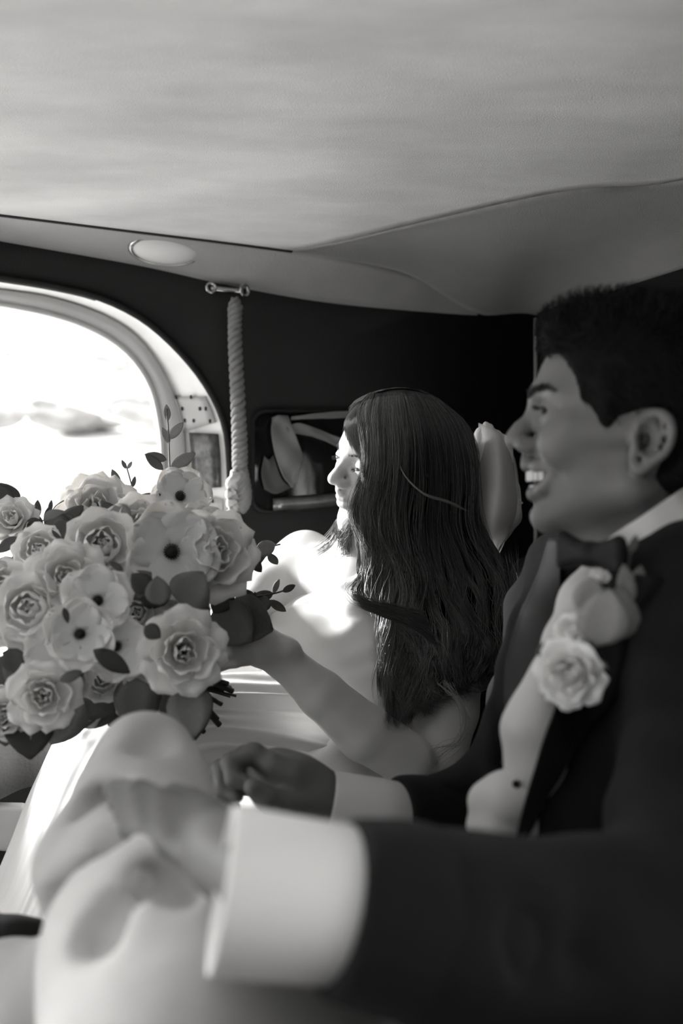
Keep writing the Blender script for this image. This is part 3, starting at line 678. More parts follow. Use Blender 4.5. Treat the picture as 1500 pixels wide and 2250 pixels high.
# hair
cap = Sdf((-.13, 1.42, .90), (.24, 1.80, 1.18), .003); Lc = Local(cap, Mb, ob, .95)
Lc.ell((-.004, 0, .046), (.103, .081, .091), k=.01); Lc.ell((-.03, 0, -.01), (.075, .078, .09), k=.02)
Lc.ell((.115, 0, .016), (.072, .084, .086), k=.01, op='s')
Vc, Qc = cap.mesh(); Tc = bvh(Vc, Qc)
guides = [
 [(812, 866), (788, 900), (792, 960), (800, 1010), (787, 1060), (775, 1110), (782, 1160), (800, 1215), (790, 1260), (775, 1290), (800, 1325), (845, 1345), (842, 1400), (838, 1480), (850, 1540), (846, 1588)],
 [(822, 862), (805, 900), (812, 960), (812, 1020), (798, 1080), (788, 1130), (802, 1180), (818, 1230), (805, 1275), (800, 1310), (840, 1335), (862, 1365), (852, 1430), (846, 1500), (862, 1560), (868, 1600)],
 [(838, 860), (828, 905), (832, 970), (830, 1040), (818, 1100), (815, 1150), (832, 1200), (838, 1250), (826, 1295), (835, 1335), (870, 1365), (884, 1410), (876, 1470), (872, 1530), (884, 1575), (892, 1600)],
 [(858, 857), (858, 905), (862, 975), (858, 1050), (846, 1120), (850, 1180), (868, 1235), (866, 1285), (862, 1330), (880, 1368), (908, 1405), (918, 1450), (906, 1500), (896, 1545), (898, 1570), (890, 1590)],
 [(880, 856), (890, 908), (898, 980), (895, 1060), (885, 1130), (892, 1195), (908, 1250), (906, 1300), (906, 1345), (928, 1390), (950, 1430), (956, 1470), (948, 1500), (960, 1525), (975, 1535), (990, 1540)],
 [(902, 856), (925, 910), (940, 985), (942, 1065), (935, 1140), (945, 1205), (962, 1260), (965, 1310), (972, 1355), (992, 1400), (1005, 1440), (1005, 1475), (1000, 1500), (1020, 1515), (1040, 1512), (1050, 1500)],
 [(925, 860), (960, 915), (982, 990), (988, 1070), (984, 1145), (998, 1210), (1018, 1265), (1030, 1310), (1040, 1355), (1055, 1400), (1058, 1440), (1050, 1480), (1055, 1505), (1070, 1500), (1085, 1485), (1090, 1470)],
 [(945, 868), (995, 920), (1022, 990), (1030, 1070), (1028, 1140), (1045, 1200), (1070, 1250), (1085, 1295), (1092, 1345), (1098, 1395), (1092, 1440), (1080, 1480), (1085, 1500), (1095, 1490), (1100, 1470), (1100, 1450)],
 [(960, 876), (1020, 925), (1045, 985), (1052, 1060), (1050, 1130), (1066, 1185), (1095, 1228), (1112, 1270), (1114, 1320), (1112, 1380), (1108, 1425), (1100, 1460), (1100, 1480), (1105, 1475), (1106, 1460), (1108, 1445)]]
NG = len(guides); KG = 48
gp = np.array([cr1(np.array(g, float), KG) for g in guides])               # px space
fbk = np.interp(np.linspace(0, 1, KG), [0, .15, .4, .6, .8, 1], [1.58, 1.53, 1.52, 1.47, 1.43, 1.41])
GD = np.zeros((NG, KG)); tr = [Tb, Td, Tc]
HT = np.full((NG, KG), 9.)
for i in range(NG):
    for k in range(KG):
        h = hitd(tr, *gp[i, k]); HT[i, k] = h if h is not None and h < 1.75 else 9.; f_ = fbk[k]+(.05*(i/(NG-1))**2 if k > 10 else .02*i/NG); GD[i, k] = min(h-.010, f_+.04) if h is not None and h < 1.75 else f_
for _ in range(7): GD[:, 1:-1] = np.minimum((GD[:, :-2]+GD[:, 2:]+GD[:, 1:-1])/3, GD[:, 1:-1]+.004)
for _ in range(2): GD[1:-1] = (GD[:-2]+GD[2:]+GD[1:-1]*2)/4
for _ in range(3):
    GD = np.minimum(GD, HT-.010); GD[1:-1] = np.minimum((GD[:-2]+GD[2:]+GD[1:-1]*2)/4, GD[1:-1]); GD[:, 1:-1] = np.minimum((GD[:, :-2]+GD[:, 2:]+GD[:, 1:-1])/3, GD[:, 1:-1])
G3 = np.array([[P(gp[i, k, 0], gp[i, k, 1], GD[i, k]) for k in range(KG)] for i in range(NG)])
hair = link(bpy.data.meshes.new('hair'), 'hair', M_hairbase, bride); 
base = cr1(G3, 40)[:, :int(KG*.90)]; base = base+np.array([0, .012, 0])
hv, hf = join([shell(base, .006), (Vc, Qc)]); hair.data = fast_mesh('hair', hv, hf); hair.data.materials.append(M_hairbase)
def lift(p):       # keep strands outside the skull
    q = (p-ob)@Mb/.95-np.array([-.004, 0, .046]); e = np.linalg.norm(q/np.array([.107, .085, .0955]), axis=-1, keepdims=True); s_ = np.where(e < 1, 1/np.maximum(e, .5), 1); zz = q[..., 2:3] > -.03
    return np.where(zz, (q*s_+np.array([-.004, 0, .046]))*.95@Mb.T+ob, p)
def strands(N, umin, umax, jit, lay, rad, seed, tone, kmax=(.82, 1.), K=44, clumps=34, cl=.72, Gx=None, rootback=.0):
    R_ = np.random.default_rng(seed); Gx = G3 if Gx is None else Gx; n = len(Gx)
    cu = np.sort(R_.uniform(umin, umax, clumps)); cph = R_.uniform(0, 6.28, (clumps, 3)); camp = R_.uniform(.3, 1, clumps)
    u = R_.uniform(umin, umax, N); ci = np.abs(u[:, None]-cu[None]).argmin(1); t = np.linspace(0, 1, K)[None]
    end = R_.uniform(kmax[0], kmax[1], N)[:, None]; tt = t*end
    w = (cl*np.clip(tt*3-.2, 0, 1)*(1-.5*np.clip(tt*3-2.1, 0, 1))); ueff = u[:, None]*(1-w)+cu[ci][:, None]*w+R_.normal(0, .015, (N, 1))*tt
    ug = np.clip(ueff, 0, 1)*(n-1); i0 = np.minimum(ug.astype(int), n-2); fu = ug-i0; kg = tt*(KG-1); k0 = np.minimum(kg.astype(int), KG-2); fk = kg-k0
    g = lambda a, b: Gx[a, b]
    p = (g(i0, k0)*(1-fu)[..., None]+g(i0+1, k0)*fu[..., None])*(1-fk)[..., None]+(g(i0, k0+1)*(1-fu)[..., None]+g(i0+1, k0+1)*fu[..., None])*fk[..., None]
    wave = camp[ci][:, None]*np.clip(tt*2.5-.3, 0, 1); ph = cph[ci]
    p[..., 0] += wave*.012*np.sin(tt*21+ph[:, 0:1])+jit*R_.normal(0, 1, (N, 1))*(.25+tt)+.0012*np.sin(tt*40+R_.uniform(0, 6, (N, 1)))
    p[..., 1] -= wave*.014*(.5+.5*np.sin(tt*15+ph[:, 1:2]))+lay*R_.uniform(0, 1, (N, 1))*np.clip(tt*5, .25, 1)
    p[..., 2] += wave*.003*np.sin(tt*16+ph[:, 2:3])+jit*R_.normal(0, .5, (N, 1))*tt
    p = lift(p); r = rad*R_.uniform(.6, 1.3, (N, 1))*np.clip(np.minimum(tt*30+.4, (1-t)*8+.12), 0, 1)
    V, f = tubes(p, np.broadcast_to(r, (N, K)), 3)
    to = np.clip(tone*R_.lognormal(0, .35, N)*(.7+.6*camp[ci]), .2, 9); return V, f, np.repeat(to, K*3)
parts = [strands(5200, 0, 1, .0016, .008, .00042, 3, 1.0), strands(1100, 0, .5, .004, .016, .00034, 4, 3.2, clumps=30), strands(260, 0, 1, .009, .02, .00026, 5, 2.6, clumps=60, cl=.2)]
Vs, Fs, Ton = [], [], []; o_ = 0
for v_, f_, t_ in parts: Vs.append(v_); Fs.append(f_+o_); Ton.append(t_); o_ += len(v_)
me = fast_mesh('hair_strands', np.concatenate(Vs), np.concatenate(Fs)); tone_attr(me, np.concatenate(Ton)); link(me, 'hair_strands', M_hairb, hair, kind='stuff')
# crown strands sweeping from the parting over the top of the head to the far side, and wisps at the far cheek
def free(gl, N, jit, rad, seed, tone, K=24):
    R_ = np.random.default_rng(seed); Gx = np.array([bez(g, K) for g in gl]); n = len(Gx); u = R_.uniform(0, n-1, N); i0 = np.minimum(u.astype(int), n-2); f = (u-i0)[:, None, None]
    p = Gx[i0]*(1-f)+Gx[i0+1]*f; t = np.linspace(0, 1, K)[None, :, None]; p = p+R_.normal(0, jit, (N, 1, 3))*(.2+t)+R_.normal(0, jit*.6, (N, 1, 3))*np.sin(t*7+R_.uniform(0, 6, (N, 1, 1)))
    p = lift(p); r = rad*R_.uniform(.6, 1.3, (N, 1))*np.clip((1-t[..., 0])*6+.1, 0, 1); V, fc = tubes(p, np.broadcast_to(r, (N, K)), 3); return V, fc, np.repeat(tone*R_.lognormal(0, .3, N), K*3)
fr = [free([[(815, 866, 1.56), (790, 880, 1.60), (780, 890, 1.62), (771, 906, 1.64)], [(850, 856, 1.57), (810, 868, 1.61), (784, 884, 1.65), (772, 900, 1.67)], [(890, 854, 1.58), (850, 858, 1.64), (810, 870, 1.68), (780, 900, 1.70)], [(940, 866, 1.58), (920, 858, 1.64), (880, 858, 1.69), (840, 870, 1.72)]], 700, .0015, .0004, 11, 1.6),
      free([[(770, 1110, 1.58), (745, 1140, 1.60), (725, 1180, 1.62), (680, 1215, 1.63)], [(768, 1140, 1.57), (750, 1175, 1.585), (745, 1215, 1.60), (700, 1262, 1.62)], [(772, 1170, 1.56), (765, 1200, 1.57), (765, 1230, 1.575), (735, 1255, 1.59)]], 260, .004, .00032, 12, 3.2),
      free([[(812, 866, 1.555), (797, 890, 1.555), (786, 915, 1.56), (784, 935, 1.56)], [(815, 866, 1.55), (796, 905, 1.545), (784, 940, 1.54), (790, 980, 1.53)], [(818, 866, 1.545), (805, 915, 1.53), (797, 965, 1.515), (796, 1020, 1.50)], [(822, 866, 1.54), (812, 925, 1.52), (806, 985, 1.50), (797, 1060, 1.49)]], 700, .0016, .0004, 13, 1.5),
      free([[(864, 900, 1.51), (868, 960, 1.50), (880, 1030, 1.49), (925, 1080, 1.48), (985, 1100, 1.48), (1030, 1125, 1.49)], [(866, 900, 1.51), (870, 965, 1.50), (884, 1036, 1.49), (930, 1085, 1.48), (980, 1102, 1.48), (1024, 1120, 1.49)]], 16, .0008, .0004, 14, 5),
      free([[(930, 1340, 1.42), (860, 1330, 1.41), (800, 1318, 1.41), (775, 1295, 1.42)], [(960, 1420, 1.41), (900, 1375, 1.405), (840, 1350, 1.405), (790, 1330, 1.41)]], 260, .0022, .0004, 15, 1.3),
      free([[(960, 1500, 1.40), (1010, 1550, 1.38), (1030, 1610, 1.37), (980, 1660, 1.36), (925, 1700, 1.35)], [(990, 1500, 1.40), (1025, 1570, 1.38), (1000, 1640, 1.37), (950, 1650, 1.36), (915, 1725, 1.35)]], 24, .004, .0003, 16, 6),
      free([[(1100, 1440, 1.55), (1120, 1380, 1.55), (1130, 1290, 1.56), (1115, 1215, 1.58)], [(1080, 1500, 1.52), (1110, 1430, 1.52), (1120, 1330, 1.53), (1100, 1200, 1.56)]], 60, .008, .00025, 17, 2)]
Vs, Fs, Ton = [], [], []; o_ = 0
for v_, f_, t_ in fr: Vs.append(v_); Fs.append(f_+o_); Ton.append(t_); o_ += len(v_)
me = fast_mesh('loose_strands', np.concatenate(Vs), np.concatenate(Fs)); tone_attr(me, np.concatenate(Ton)); link(me, 'loose_strands', M_hairb, hair, kind='stuff')
rg = build('ring', torus(P(497, 1392, 1.282), P(508, 1386, 1.285)-P(484, 1396, 1.28), .0092, .0011), M_chrome, bride)

# ------------------------------------------------------------------ the groom
groom = thing('person', 'smiling person in a dark dinner jacket and bow tie, seen in profile at the right', 'person', P(1300, 2100, .95))
def facing(px, py, d, yaw=0, roll=0):
    r = P(px, py, d)-np.array([0, 0, CAMZ]); r[2] = 0; r /= np.linalg.norm(r); right = np.cross(r, Z)
    M = np.stack([-right, -r, Z], 1); return np.array(Matrix.Rotation(math.radians(yaw), 3, 'Z'))@M
Mg = facing(1390, 965, 1.0, 4); og = P(1392, 965, 1.0)
sg = Sdf((.10, .78, .70), (.47, 1.18, 1.20), .0028); Lg = Local(sg, Mg, og, 1.0)
headprims(Lg, True)
Lg.cone((-.015, 0, -.02), (-.045, 0, -.17), .056, .062, .02); Lg.cone((.036, 0, -.065), (.0, 0, -.15), .032, .043, .02)
Lg.ell((-.05, 0, -.24), (.10, .16, .08), k=.04)
V, Q = sg.mesh(); V = relax(V, Q, 1, .4)
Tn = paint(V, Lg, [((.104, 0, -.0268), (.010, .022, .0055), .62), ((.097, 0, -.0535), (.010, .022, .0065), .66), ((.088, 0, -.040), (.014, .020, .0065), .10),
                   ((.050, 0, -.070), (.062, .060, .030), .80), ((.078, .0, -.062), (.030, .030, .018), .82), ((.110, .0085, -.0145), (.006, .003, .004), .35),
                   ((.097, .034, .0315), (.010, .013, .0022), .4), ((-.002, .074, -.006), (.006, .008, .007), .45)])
bodies = [(V, Q)]; tones = [Tn]
def hand(chains, lo, hi, tone=1., h=.0025):
    s = Sdf(lo, hi, h)
    for c, k in chains: pr(s, c, k)
    V, Q = s.mesh(); V = relax(V, Q, 1, .4); bodies.append((V, Q)); tones.append(np.full(len(V), tone)); return V, Q
H1 = hand([([(800, 1785, 1.09, .027), (712, 1762, 1.085, .028), (650, 1735, 1.085, .034), (606, 1712, 1.09, .034)], .02),
      ([(600, 1690, 1.075, .013), (556, 1655, 1.065, .0115), (506, 1676, 1.055, .0105), (512, 1712, 1.045, .009), (545, 1722, 1.043, .008)], .004),
      ([(596, 1700, 1.10, .013), (540, 1660, 1.095, .0115), (486, 1690, 1.085, .0105), (488, 1735, 1.07, .009), (520, 1748, 1.062, .008)], .004),
      ([(596, 1712, 1.12, .012), (540, 1690, 1.12, .011), (480, 1715, 1.11, .010), (484, 1762, 1.095, .009), (514, 1775, 1.08, .008)], .004),
      ([(600, 1735, 1.13, .011), (550, 1720, 1.135, .010), (498, 1745, 1.125, .009), (502, 1780, 1.11, .008)], .004),
      ([(672, 1770, 1.06, .017), (628, 1768, 1.04, .0135), (585, 1752, 1.028, .0125), (556, 1730, 1.022, .0100)], .006),
      ([(640, 1700, 1.06, .012), (600, 1680, 1.06, .012)], .015)], P(440, 1860, 1.2)-np.array([.02, .26, .02]), P(820, 1600, 1.2)+np.array([.03, .04, .03]))
H2 = hand([([(580, 1930, .61, .027), (505, 1880, .65, .024), (430, 1825, .72, .022), (440, 1870, .70, .020)], .02)]+
      [([(425+6*i, 1800+32*i, .70-.014*i, .0115), (362+4*i, 1765+28*i, .722-.012*i, .0105), (306+6*i, 1742+28*i, .742-.012*i, .0095), (250+12*i, 1738+28*i, .762-.012*i, .0085)], .004) for i in range(4)]+
      [([(500, 1850, .66, .014), (455, 1800, .70, .012), (415, 1765, .73, .0105), (382, 1745, .75, .009)], .006)], P(150, 2050, .8)-np.array([.03, .25, .03]), P(650, 1650, .7)+np.array([.05, .08, .05]))
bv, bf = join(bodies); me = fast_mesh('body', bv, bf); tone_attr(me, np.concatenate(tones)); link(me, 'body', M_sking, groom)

# teeth, brows
for row, (z0, hh, nn_) in enumerate(((-.0365, .0110, 10), (-.0485, .006, 8))):
    for i in range(nn_):
        a = (i-(nn_-1)/2)/(nn_/2)*1.25; x = .079+.0245*math.cos(a)-.003*row; y = .031*math.sin(a)
        s = (.0034 if abs(i-(nn_-1)/2) < 1.1 else .0030)*(1-.25*row); R_ = np.stack([[math.cos(a), math.sin(a), 0], [-math.sin(a), math.cos(a), 0], [0, 0, 1]], 1)
        v, f = box((-.003, -s, -hh/2), (.003, s, hh/2)); v = v@R_.T+np.array([x, y, z0]); v = v@Mg.T+og
        build('tooth', (v, f), M_tooth, groom, bevel=.0014)
for s in (1, -1):
    ec = np.array([.0775, s*.0325, .027]); v, f = lathe([(.0001, -.0125)]+[(.0125*math.sin(a), -.0125*math.cos(a)) for a in np.linspace(.2, 2.94, 12)]+[(.0001, .0125)], 20, basis((1, .10*s, .0))); ey = build('eye', ((v+ec)@Mg.T+og, f), M_tooth, groom)
    idr = np.array([1, .55, .05]); idr /= np.linalg.norm(idr); v, f = lathe([(.0001, .0004), (.0035, .0003), (.0056, -.0008), (.0056, -.002)], 16, basis(idr)); build('iris', ((v+ec+idr*.0126)@Mg.T+og, f), M_bow, ey)
    build('eyebrow', hairs_on(Lg, [[(.104, s*.010, .044), (.099, s*.024, .048), (.087, s*.040, .048), (.076, s*.050, .042)]], 230, .009, .0005, lambda p, s=s: np.array([-.1, .8*s, .3])), M_brow, groom)
    build('eyelashes', hairs_on(Lg, [[(.092, s*.024, .030), (.0945, s*.033, .0305), (.088, s*.043, .028)]], 40, .006, .0003, lambda p, s=s: np.array([1, .3*s, .1])), M_brow, groom)

# short hair: shaped cap plus strands
hg = Sdf((.12, .80, .90), (.55, 1.22, 1.24), .003); Lh = Local(hg, Mg, og)
Lh.ell((-.006, 0, .052), (.103, .083, .091), k=.01); Lh.ell((.042, 0, .112), (.046, .056, .030), k=.02); Lh.cone((.071, .032, .107), (.071, -.03, .107), .019, .019, .014)
Lh.ell((-.035, 0, .0), (.072, .078, .085), k=.02)
Lh.cone((.030, .069, .050), (.029, .0705, .012), .012, .008, .01); Lh.cone((.030, -.069, .050), (.029, -.0705, .012), .012, .008, .01)
Lh.ell((.112, 0, .040), (.066, .12, .054), k=.006, op='s'); Lh.ell((.100, 0, -.05), (.090, .12, .078), k=.006, op='s')
for s in (1, -1): Lh.ell((-.010, s*.10, -.012), (.036, .045, .044), k=.006, op='s')
Lh.ell((.01, 0, -.10), (.2, .2, .036), k=.01, op='s')
V, Q = hg.mesh(); N = normals(V, Q)
Lo = (V-og)@Mg
V2 = V+N*(.0025*np.sin(Lo[:, 0]*120+Lo[:, 1]*70)*np.sin(Lo[:, 1]*130-Lo[:, 2]*50)*np.clip((Lo[:, 2]-.06)/.04, .15, 1))[:, None]
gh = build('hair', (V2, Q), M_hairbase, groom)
R_ = np.random.default_rng(5); ii = R_.integers(0, len(V), 7500); p0 = V2[ii]; l0 = Lo[ii]; nl = N[ii]@Mg
topw = np.clip((l0[:, 2]-.075)/.04, 0, 1)[:, None]
dirv = nl*(.35+.3*topw)+np.array([.35, 0, .55])*topw+np.array([-.55, 0, -.65])*(1-topw)+R_.normal(0, .22, (len(ii), 3))
dirv /= np.linalg.norm(dirv, axis=1)[:, None]; ln = .006+.009*topw
Cs = np.stack([p0+((dirv*ln*t+np.array([-.5, 0, -.25])*ln*t*t*.6)@Mg.T) for t in (0, .3, .6, 1.)], 1)
Vh, fh = tubes(Cs, np.broadcast_to(np.array([1, .9, .7, .15])*.00055, (len(ii), 4)), 3)
me = fast_mesh('hair_strands', Vh, fh); tone_attr(me, np.repeat(R_.lognormal(.1, .5, len(ii)), 12)); link(me, 'hair_strands', M_hairg, gh, kind='stuff')

# jacket
sj = Sdf((-.02, .38, .34), (.72, 1.42, 1.02), .0055)
pr(sj, [(1490, 1300, 1.00, .055), (1450, 1380, .985, .066), (1425, 1500, .965, .078), (1385, 1700, .94, .081), (1350, 1850, .93, .086), (1350, 2060, .93, .11)], .05)
pr(sj, [(1480, 1285, .99, .045), (1530, 1330, .92, .072), (1590, 1480, .86, .078)], .05)                      # near shoulder
pr(sj, [(1330, 1240, 1.13, .04), (1262, 1262, 1.18, .050), (1222, 1350, 1.24, .055), (1180, 1560, 1.26, .055), (1130, 1740, 1.18, .050)], .04)   # far shoulder and upper arm
pr(sj, [(1285, 1250, 1.13, .045), (1242, 1400, 1.13, .060), (1228, 1500, 1.13, .064), (1172, 1650, 1.12, .060), (1160, 1760, 1.11, .065), (1200, 1900, 1.08, .09)], .03)
pr(sj, [(1400, 1700, 1.08, .13), (1400, 1950, 1.02, .14)], .05)
pr(sj, [(1590, 1480, .86, .078), (1560, 1800, .76, .070), (1500, 2060, .66, .068)], .03)                       # near sleeve
pr(sj, [(1500, 2080, .66, .070), (1300, 2085, .63, .062), (1050, 2055, .60, .055), (950, 2035, .592, .0550)], .03)
pr(sj, [(1120, 1755, 1.16, .052), (1030, 1795, 1.12, .049), (960, 1798, 1.105, .046)], .03)                  # far sleeve
for c in ([(1420, 1960, .56, .004), (1330, 2010, .555, .008), (1260, 2090, .56, .004)],
          [(1240, 1960, .55, .003), (1180, 2030, .545, .006), (1150, 2120, .55, .003)], [(1040, 1750, 1.075, .004), (1015, 1800, 1.07, .006), (1010, 1850, 1.075, .003)], [(980, 1748, 1.07, .002), (965, 1800, 1.055, .004), (960, 1850, 1.07, .002)],
          [(1085, 1560, 1.10, .003), (1120, 1600, 1.075, .006), (1110, 1680, 1.07, .004)]): pr(sj, c, .025, 's')
V, Q = sj.mesh(); V = relax(V, Q, 2); N = normals(V, Q)
V += N*(.002*np.sin(V[:, 0]*50+V[:, 2]*75)*np.sin(V[:, 1]*40+V[:, 2]*30))[:, None]
jk = build('jacket', (V, Q), M_jacket, groom); Tj = bvh(V, Q)

for c, e_, nm in (([(1020, 2048, .598, .0552), (880, 2015, .586, .053), (700, 1985, .572, .050)], (738, 1992, .575), 'sleeve'), ([(1000, 1796, 1.112, .0475), (900, 1798, 1.09, .044), (820, 1796, 1.07, .042)], (866, 1800, 1.085), 'sleeve')):
    q0, q1 = P(*c[0][:3]), P(*c[-1][:3]); s = Sdf(np.minimum(q0, q1)-.075, np.maximum(q0, q1)+.075, .003); pr(s, c, .01); s.cut(P(*e_), q1-q0, .006)
    V, Q = s.mesh(); V = relax(V, Q, 1); build(nm, (V, Q), M_jacket, groom)
# shirt front, waistcoat
ss = around([(1350, 1260, .985), (1157, 1602, .895), (1160, 1745, .90)], .05, .003)
pr(ss, [(1350, 1260, .985, .030), (1300, 1330, .965, .030), (1262, 1420, .94, .028), (1228, 1500, .915, .022), (1190, 1560, .90, .023), (1157, 1602, .895, .0235)], .015)
pr(ss, [(1228, 1500, .915, .024), (1190, 1600, .905, .024), (1180, 1680, .90, .024), (1160, 1745, .90, .022)], .02)
V, Q = ss.mesh(); V = relax(V, Q, 1); build('shirt_front', (V, Q), M_shirt, groom); Tsh = bvh(V, Q)
s2 = around([(1165, 1745, .898), (1062, 1838, .90)], .04, .003)
pr(s2, [(1165, 1745, .898, .022), (1105, 1760, .895, .0245), (1066, 1762, .90, .016)], .012); pr(s2, [(1150, 1815, .895, .019), (1085, 1815, .895, .0230), (1062, 1815, .90, .015)], .006); pr(s2, [(1100, 1838, .90, .016), (1085, 1838, .90, .015)], .01)
V, Q = s2.mesh(); V = relax(V, Q, 1); wc = build('waistcoat', (V, Q), M_shirt, groom); T2 = bvh(V, Q)
def disc(name, px, py, trees, r, m, par, sq=1, fb=.9):
    h = hitd(trees, px, py) or fb; p = P(px, py, h-.001); n = -(p-np.array([0, 0, CAMZ])); return build(name, lathe([(r, -.002), (r, .001), (r*.7, .002), (.0001, .0022)], 16, basis(n), p), m, par)
disc('shirt_stud', 1134, 1723, [Tsh, T2], .0038, M_bow, groom)
# collar
G = pxgrid([[(1316, 1199, .985), (1352, 1172, .935), (1400, 1142, .915), (1450, 1108, .915), (1510, 1068, .93), (1580, 1030, 1.0)],
            [(1340, 1222, .965), (1375, 1205, .925), (1420, 1178, .905), (1470, 1138, .905), (1530, 1100, .92), (1600, 1060, 1.0)],
            [(1392, 1262, .955), (1412, 1245, .915), (1446, 1212, .895), (1495, 1168, .895), (1550, 1130, .91), (1620, 1095, 1.0)]], 16, 30)
build('shirt_collar', shell(G, .003), M_shirt, groom)
G = pxgrid([[(1250, 1185, 1.05), (1290, 1192, 1.04), (1330, 1195, 1.02)], [(1262, 1215, 1.05), (1300, 1225, 1.03), (1345, 1230, 1.0)], [(1290, 1245, 1.04), (1320, 1255, 1.02), (1365, 1258, .99)]], 10, 12)
build('shirt_collar_far_wing', shell(G, .003), M_shirt, groom)
# bow tie
bt = around([(1298, 1220, .905), (1245, 1208, .93), (1350, 1225, .885)], .04, .0025)
def pell(s, px, py, d, r, R, k, op='u'): s.ell(P(px, py, d), r, R, k, op)
pell(bt, 1298, 1218, .905, (.009, .011, .012), None, .003)
for sx, d0, d1 in ((-1, .92, .935), (1, .89, .875)):
    for sz in (-26, -9, 9, 26): pr(bt, [(1298+sx*6, 1218+sz*.25, .905, .006), (1298+sx*62, 1214+sz*1.1+sx*6, d1, .0065)], .006)
V, Q = bt.mesh(); build('bow_tie', (relax(V, Q, 1), Q), M_bow, groom)
# lapels
G = drape([Tj], [[(1205, 1185), (1216, 1182), (1224, 1190)], [(1182, 1260), (1212, 1250), (1232, 1245)], [(1142, 1350), (1185, 1345), (1232, 1340)], [(1112, 1440), (1160, 1440), (1222, 1440)], [(1106, 1520), (1150, 1520), (1200, 1520)], [(1112, 1600), (1130, 1590), (1150, 1580)], [(1100, 1680), (1112, 1670), (1128, 1660)]], 40, 16, .005, 10, 1.08)
build('far_lapel', shell(G, .003), M_lapel, groom)
G = drape([Tj, Tsh, T2], [[(1392, 1262), (1440, 1270), (1490, 1285)], [(1345, 1340), (1390, 1360), (1440, 1385)], [(1290, 1420), (1340, 1450), (1392, 1480)], [(1242, 1505), (1280, 1530), (1322, 1570)], [(1200, 1610), (1240, 1620), (1300, 1590)], [(1165, 1720), (1200, 1720), (1268, 1640)], [(1128, 1862), (1135, 1862), (1150, 1850)]], 40, 16, .006, 10, .9, dmin=.86)
build('near_lapel', shell(G, .004), M_jacket, groom)
# cuffs
def cuff(a, b, ra, rb, th, name='shirt_cuff', ecc=1):
    a, b = P(*a), P(*b); ax = (b-a)/np.linalg.norm(b-a); Lh_ = np.linalg.norm(b-a); Bs = basis(ax, (0, 1, 0))*np.array([1, ecc, 1])
    return build(name, lathe([(ra-th*2, .02), (ra-th, .0), (ra, .0), (ra+th*.3, .003), (rb, Lh_*.6), (rb, Lh_), (rb-th, Lh_), (ra-th, .01)], 40, Bs, a), M_shirt, groom)
cuff((722, 1766, 1.075), (900, 1800, 1.085), 0.0345, .0370, .0022, ecc=1.0)
cuff((483, 1952, .572), (780, 1990, .582), .0460, .0450, .003, ecc=1.0)
# trousers: raised knee, thigh and lap towards the camera
stt = Sdf((-.40, .36, .30), (.30, 1.10, .92), .005)
pr(stt, [(318, 1672, .90, .045), (325, 1750, .87, .049), (312, 1830, .835, .056), (300, 1900, .80, .064), (355, 2010, .75, .077), (405, 2120, .71, .086), (430, 2300, .66, .100)], .03)
pr(stt, [(405, 2120, .71, .084), (520, 2150, .71, .084), (700, 2500, .80, .12), (1300, 2300, .98, .12)], .05)
pr(stt, [(215, 1880, .80, .030), (150, 1905, .79, .019)], .04)
pr(stt, [(60, 2330, .76, .050), (10, 2200, .84, .04), (140, 2140, .80, .03)], .04)
for c in ([(170, 1905, .72, .003), (260, 1872, .715, .005), (380, 1880, .71, .004), (470, 1930, .70, .003)], [(190, 1800, .78, .002), (235, 1760, .79, .004), (300, 1770, .80, .004)],
          [(300, 1950, .68, .002), (350, 1940, .67, .004), (390, 1965, .66, .004), (410, 1995, .65, .002)], [(200, 2100, .65, .001), (230, 2060, .64, .003), (260, 2010, .65, .001)],
          [(150, 1960, .72, .004), (125, 2020, .72, .006), (115, 2080, .72, .004)], [(285, 1700, .84, .002), (330, 1640, .85, .003), (345, 1600, .87, .002)]): pr(stt, c, .03, 's')
for c in ([(130, 1940, .75, .006), (230, 1900, .735, .009), (360, 1905, .725, .008), (440, 1935, .72, .006)], [(215, 1725, .85, .008), (290, 1738, .83, .009), (350, 1762, .83, .008)], [(370, 1900, .71, .010), (420, 1915, .70, .013)]): pr(stt, c, .03)
pr(stt, [(225, 1760, .81, .005), (330, 1800, .79, .010), (450, 1850, .76, .010)], .025, 's'); pr(stt, [(110, 1990, .74, .004), (200, 1950, .71, .007), (300, 1935, .69, .005)], .02, 's')
V, Q = stt.mesh(); V = relax(V, Q, 3); build('trousers', (V, Q), M_trouser, groom)
sh = around([(-200, 2160, .98), (78, 2090, .95)], .07, .005)
pr(sh, [(-200, 2160, .98, .05), (-60, 2120, .96, .045), (40, 2098, .95, .032), (78, 2090, .95, .024)], .02)
V, Q = sh.mesh(); build('shoe', (V, Q), M_bow, groom)

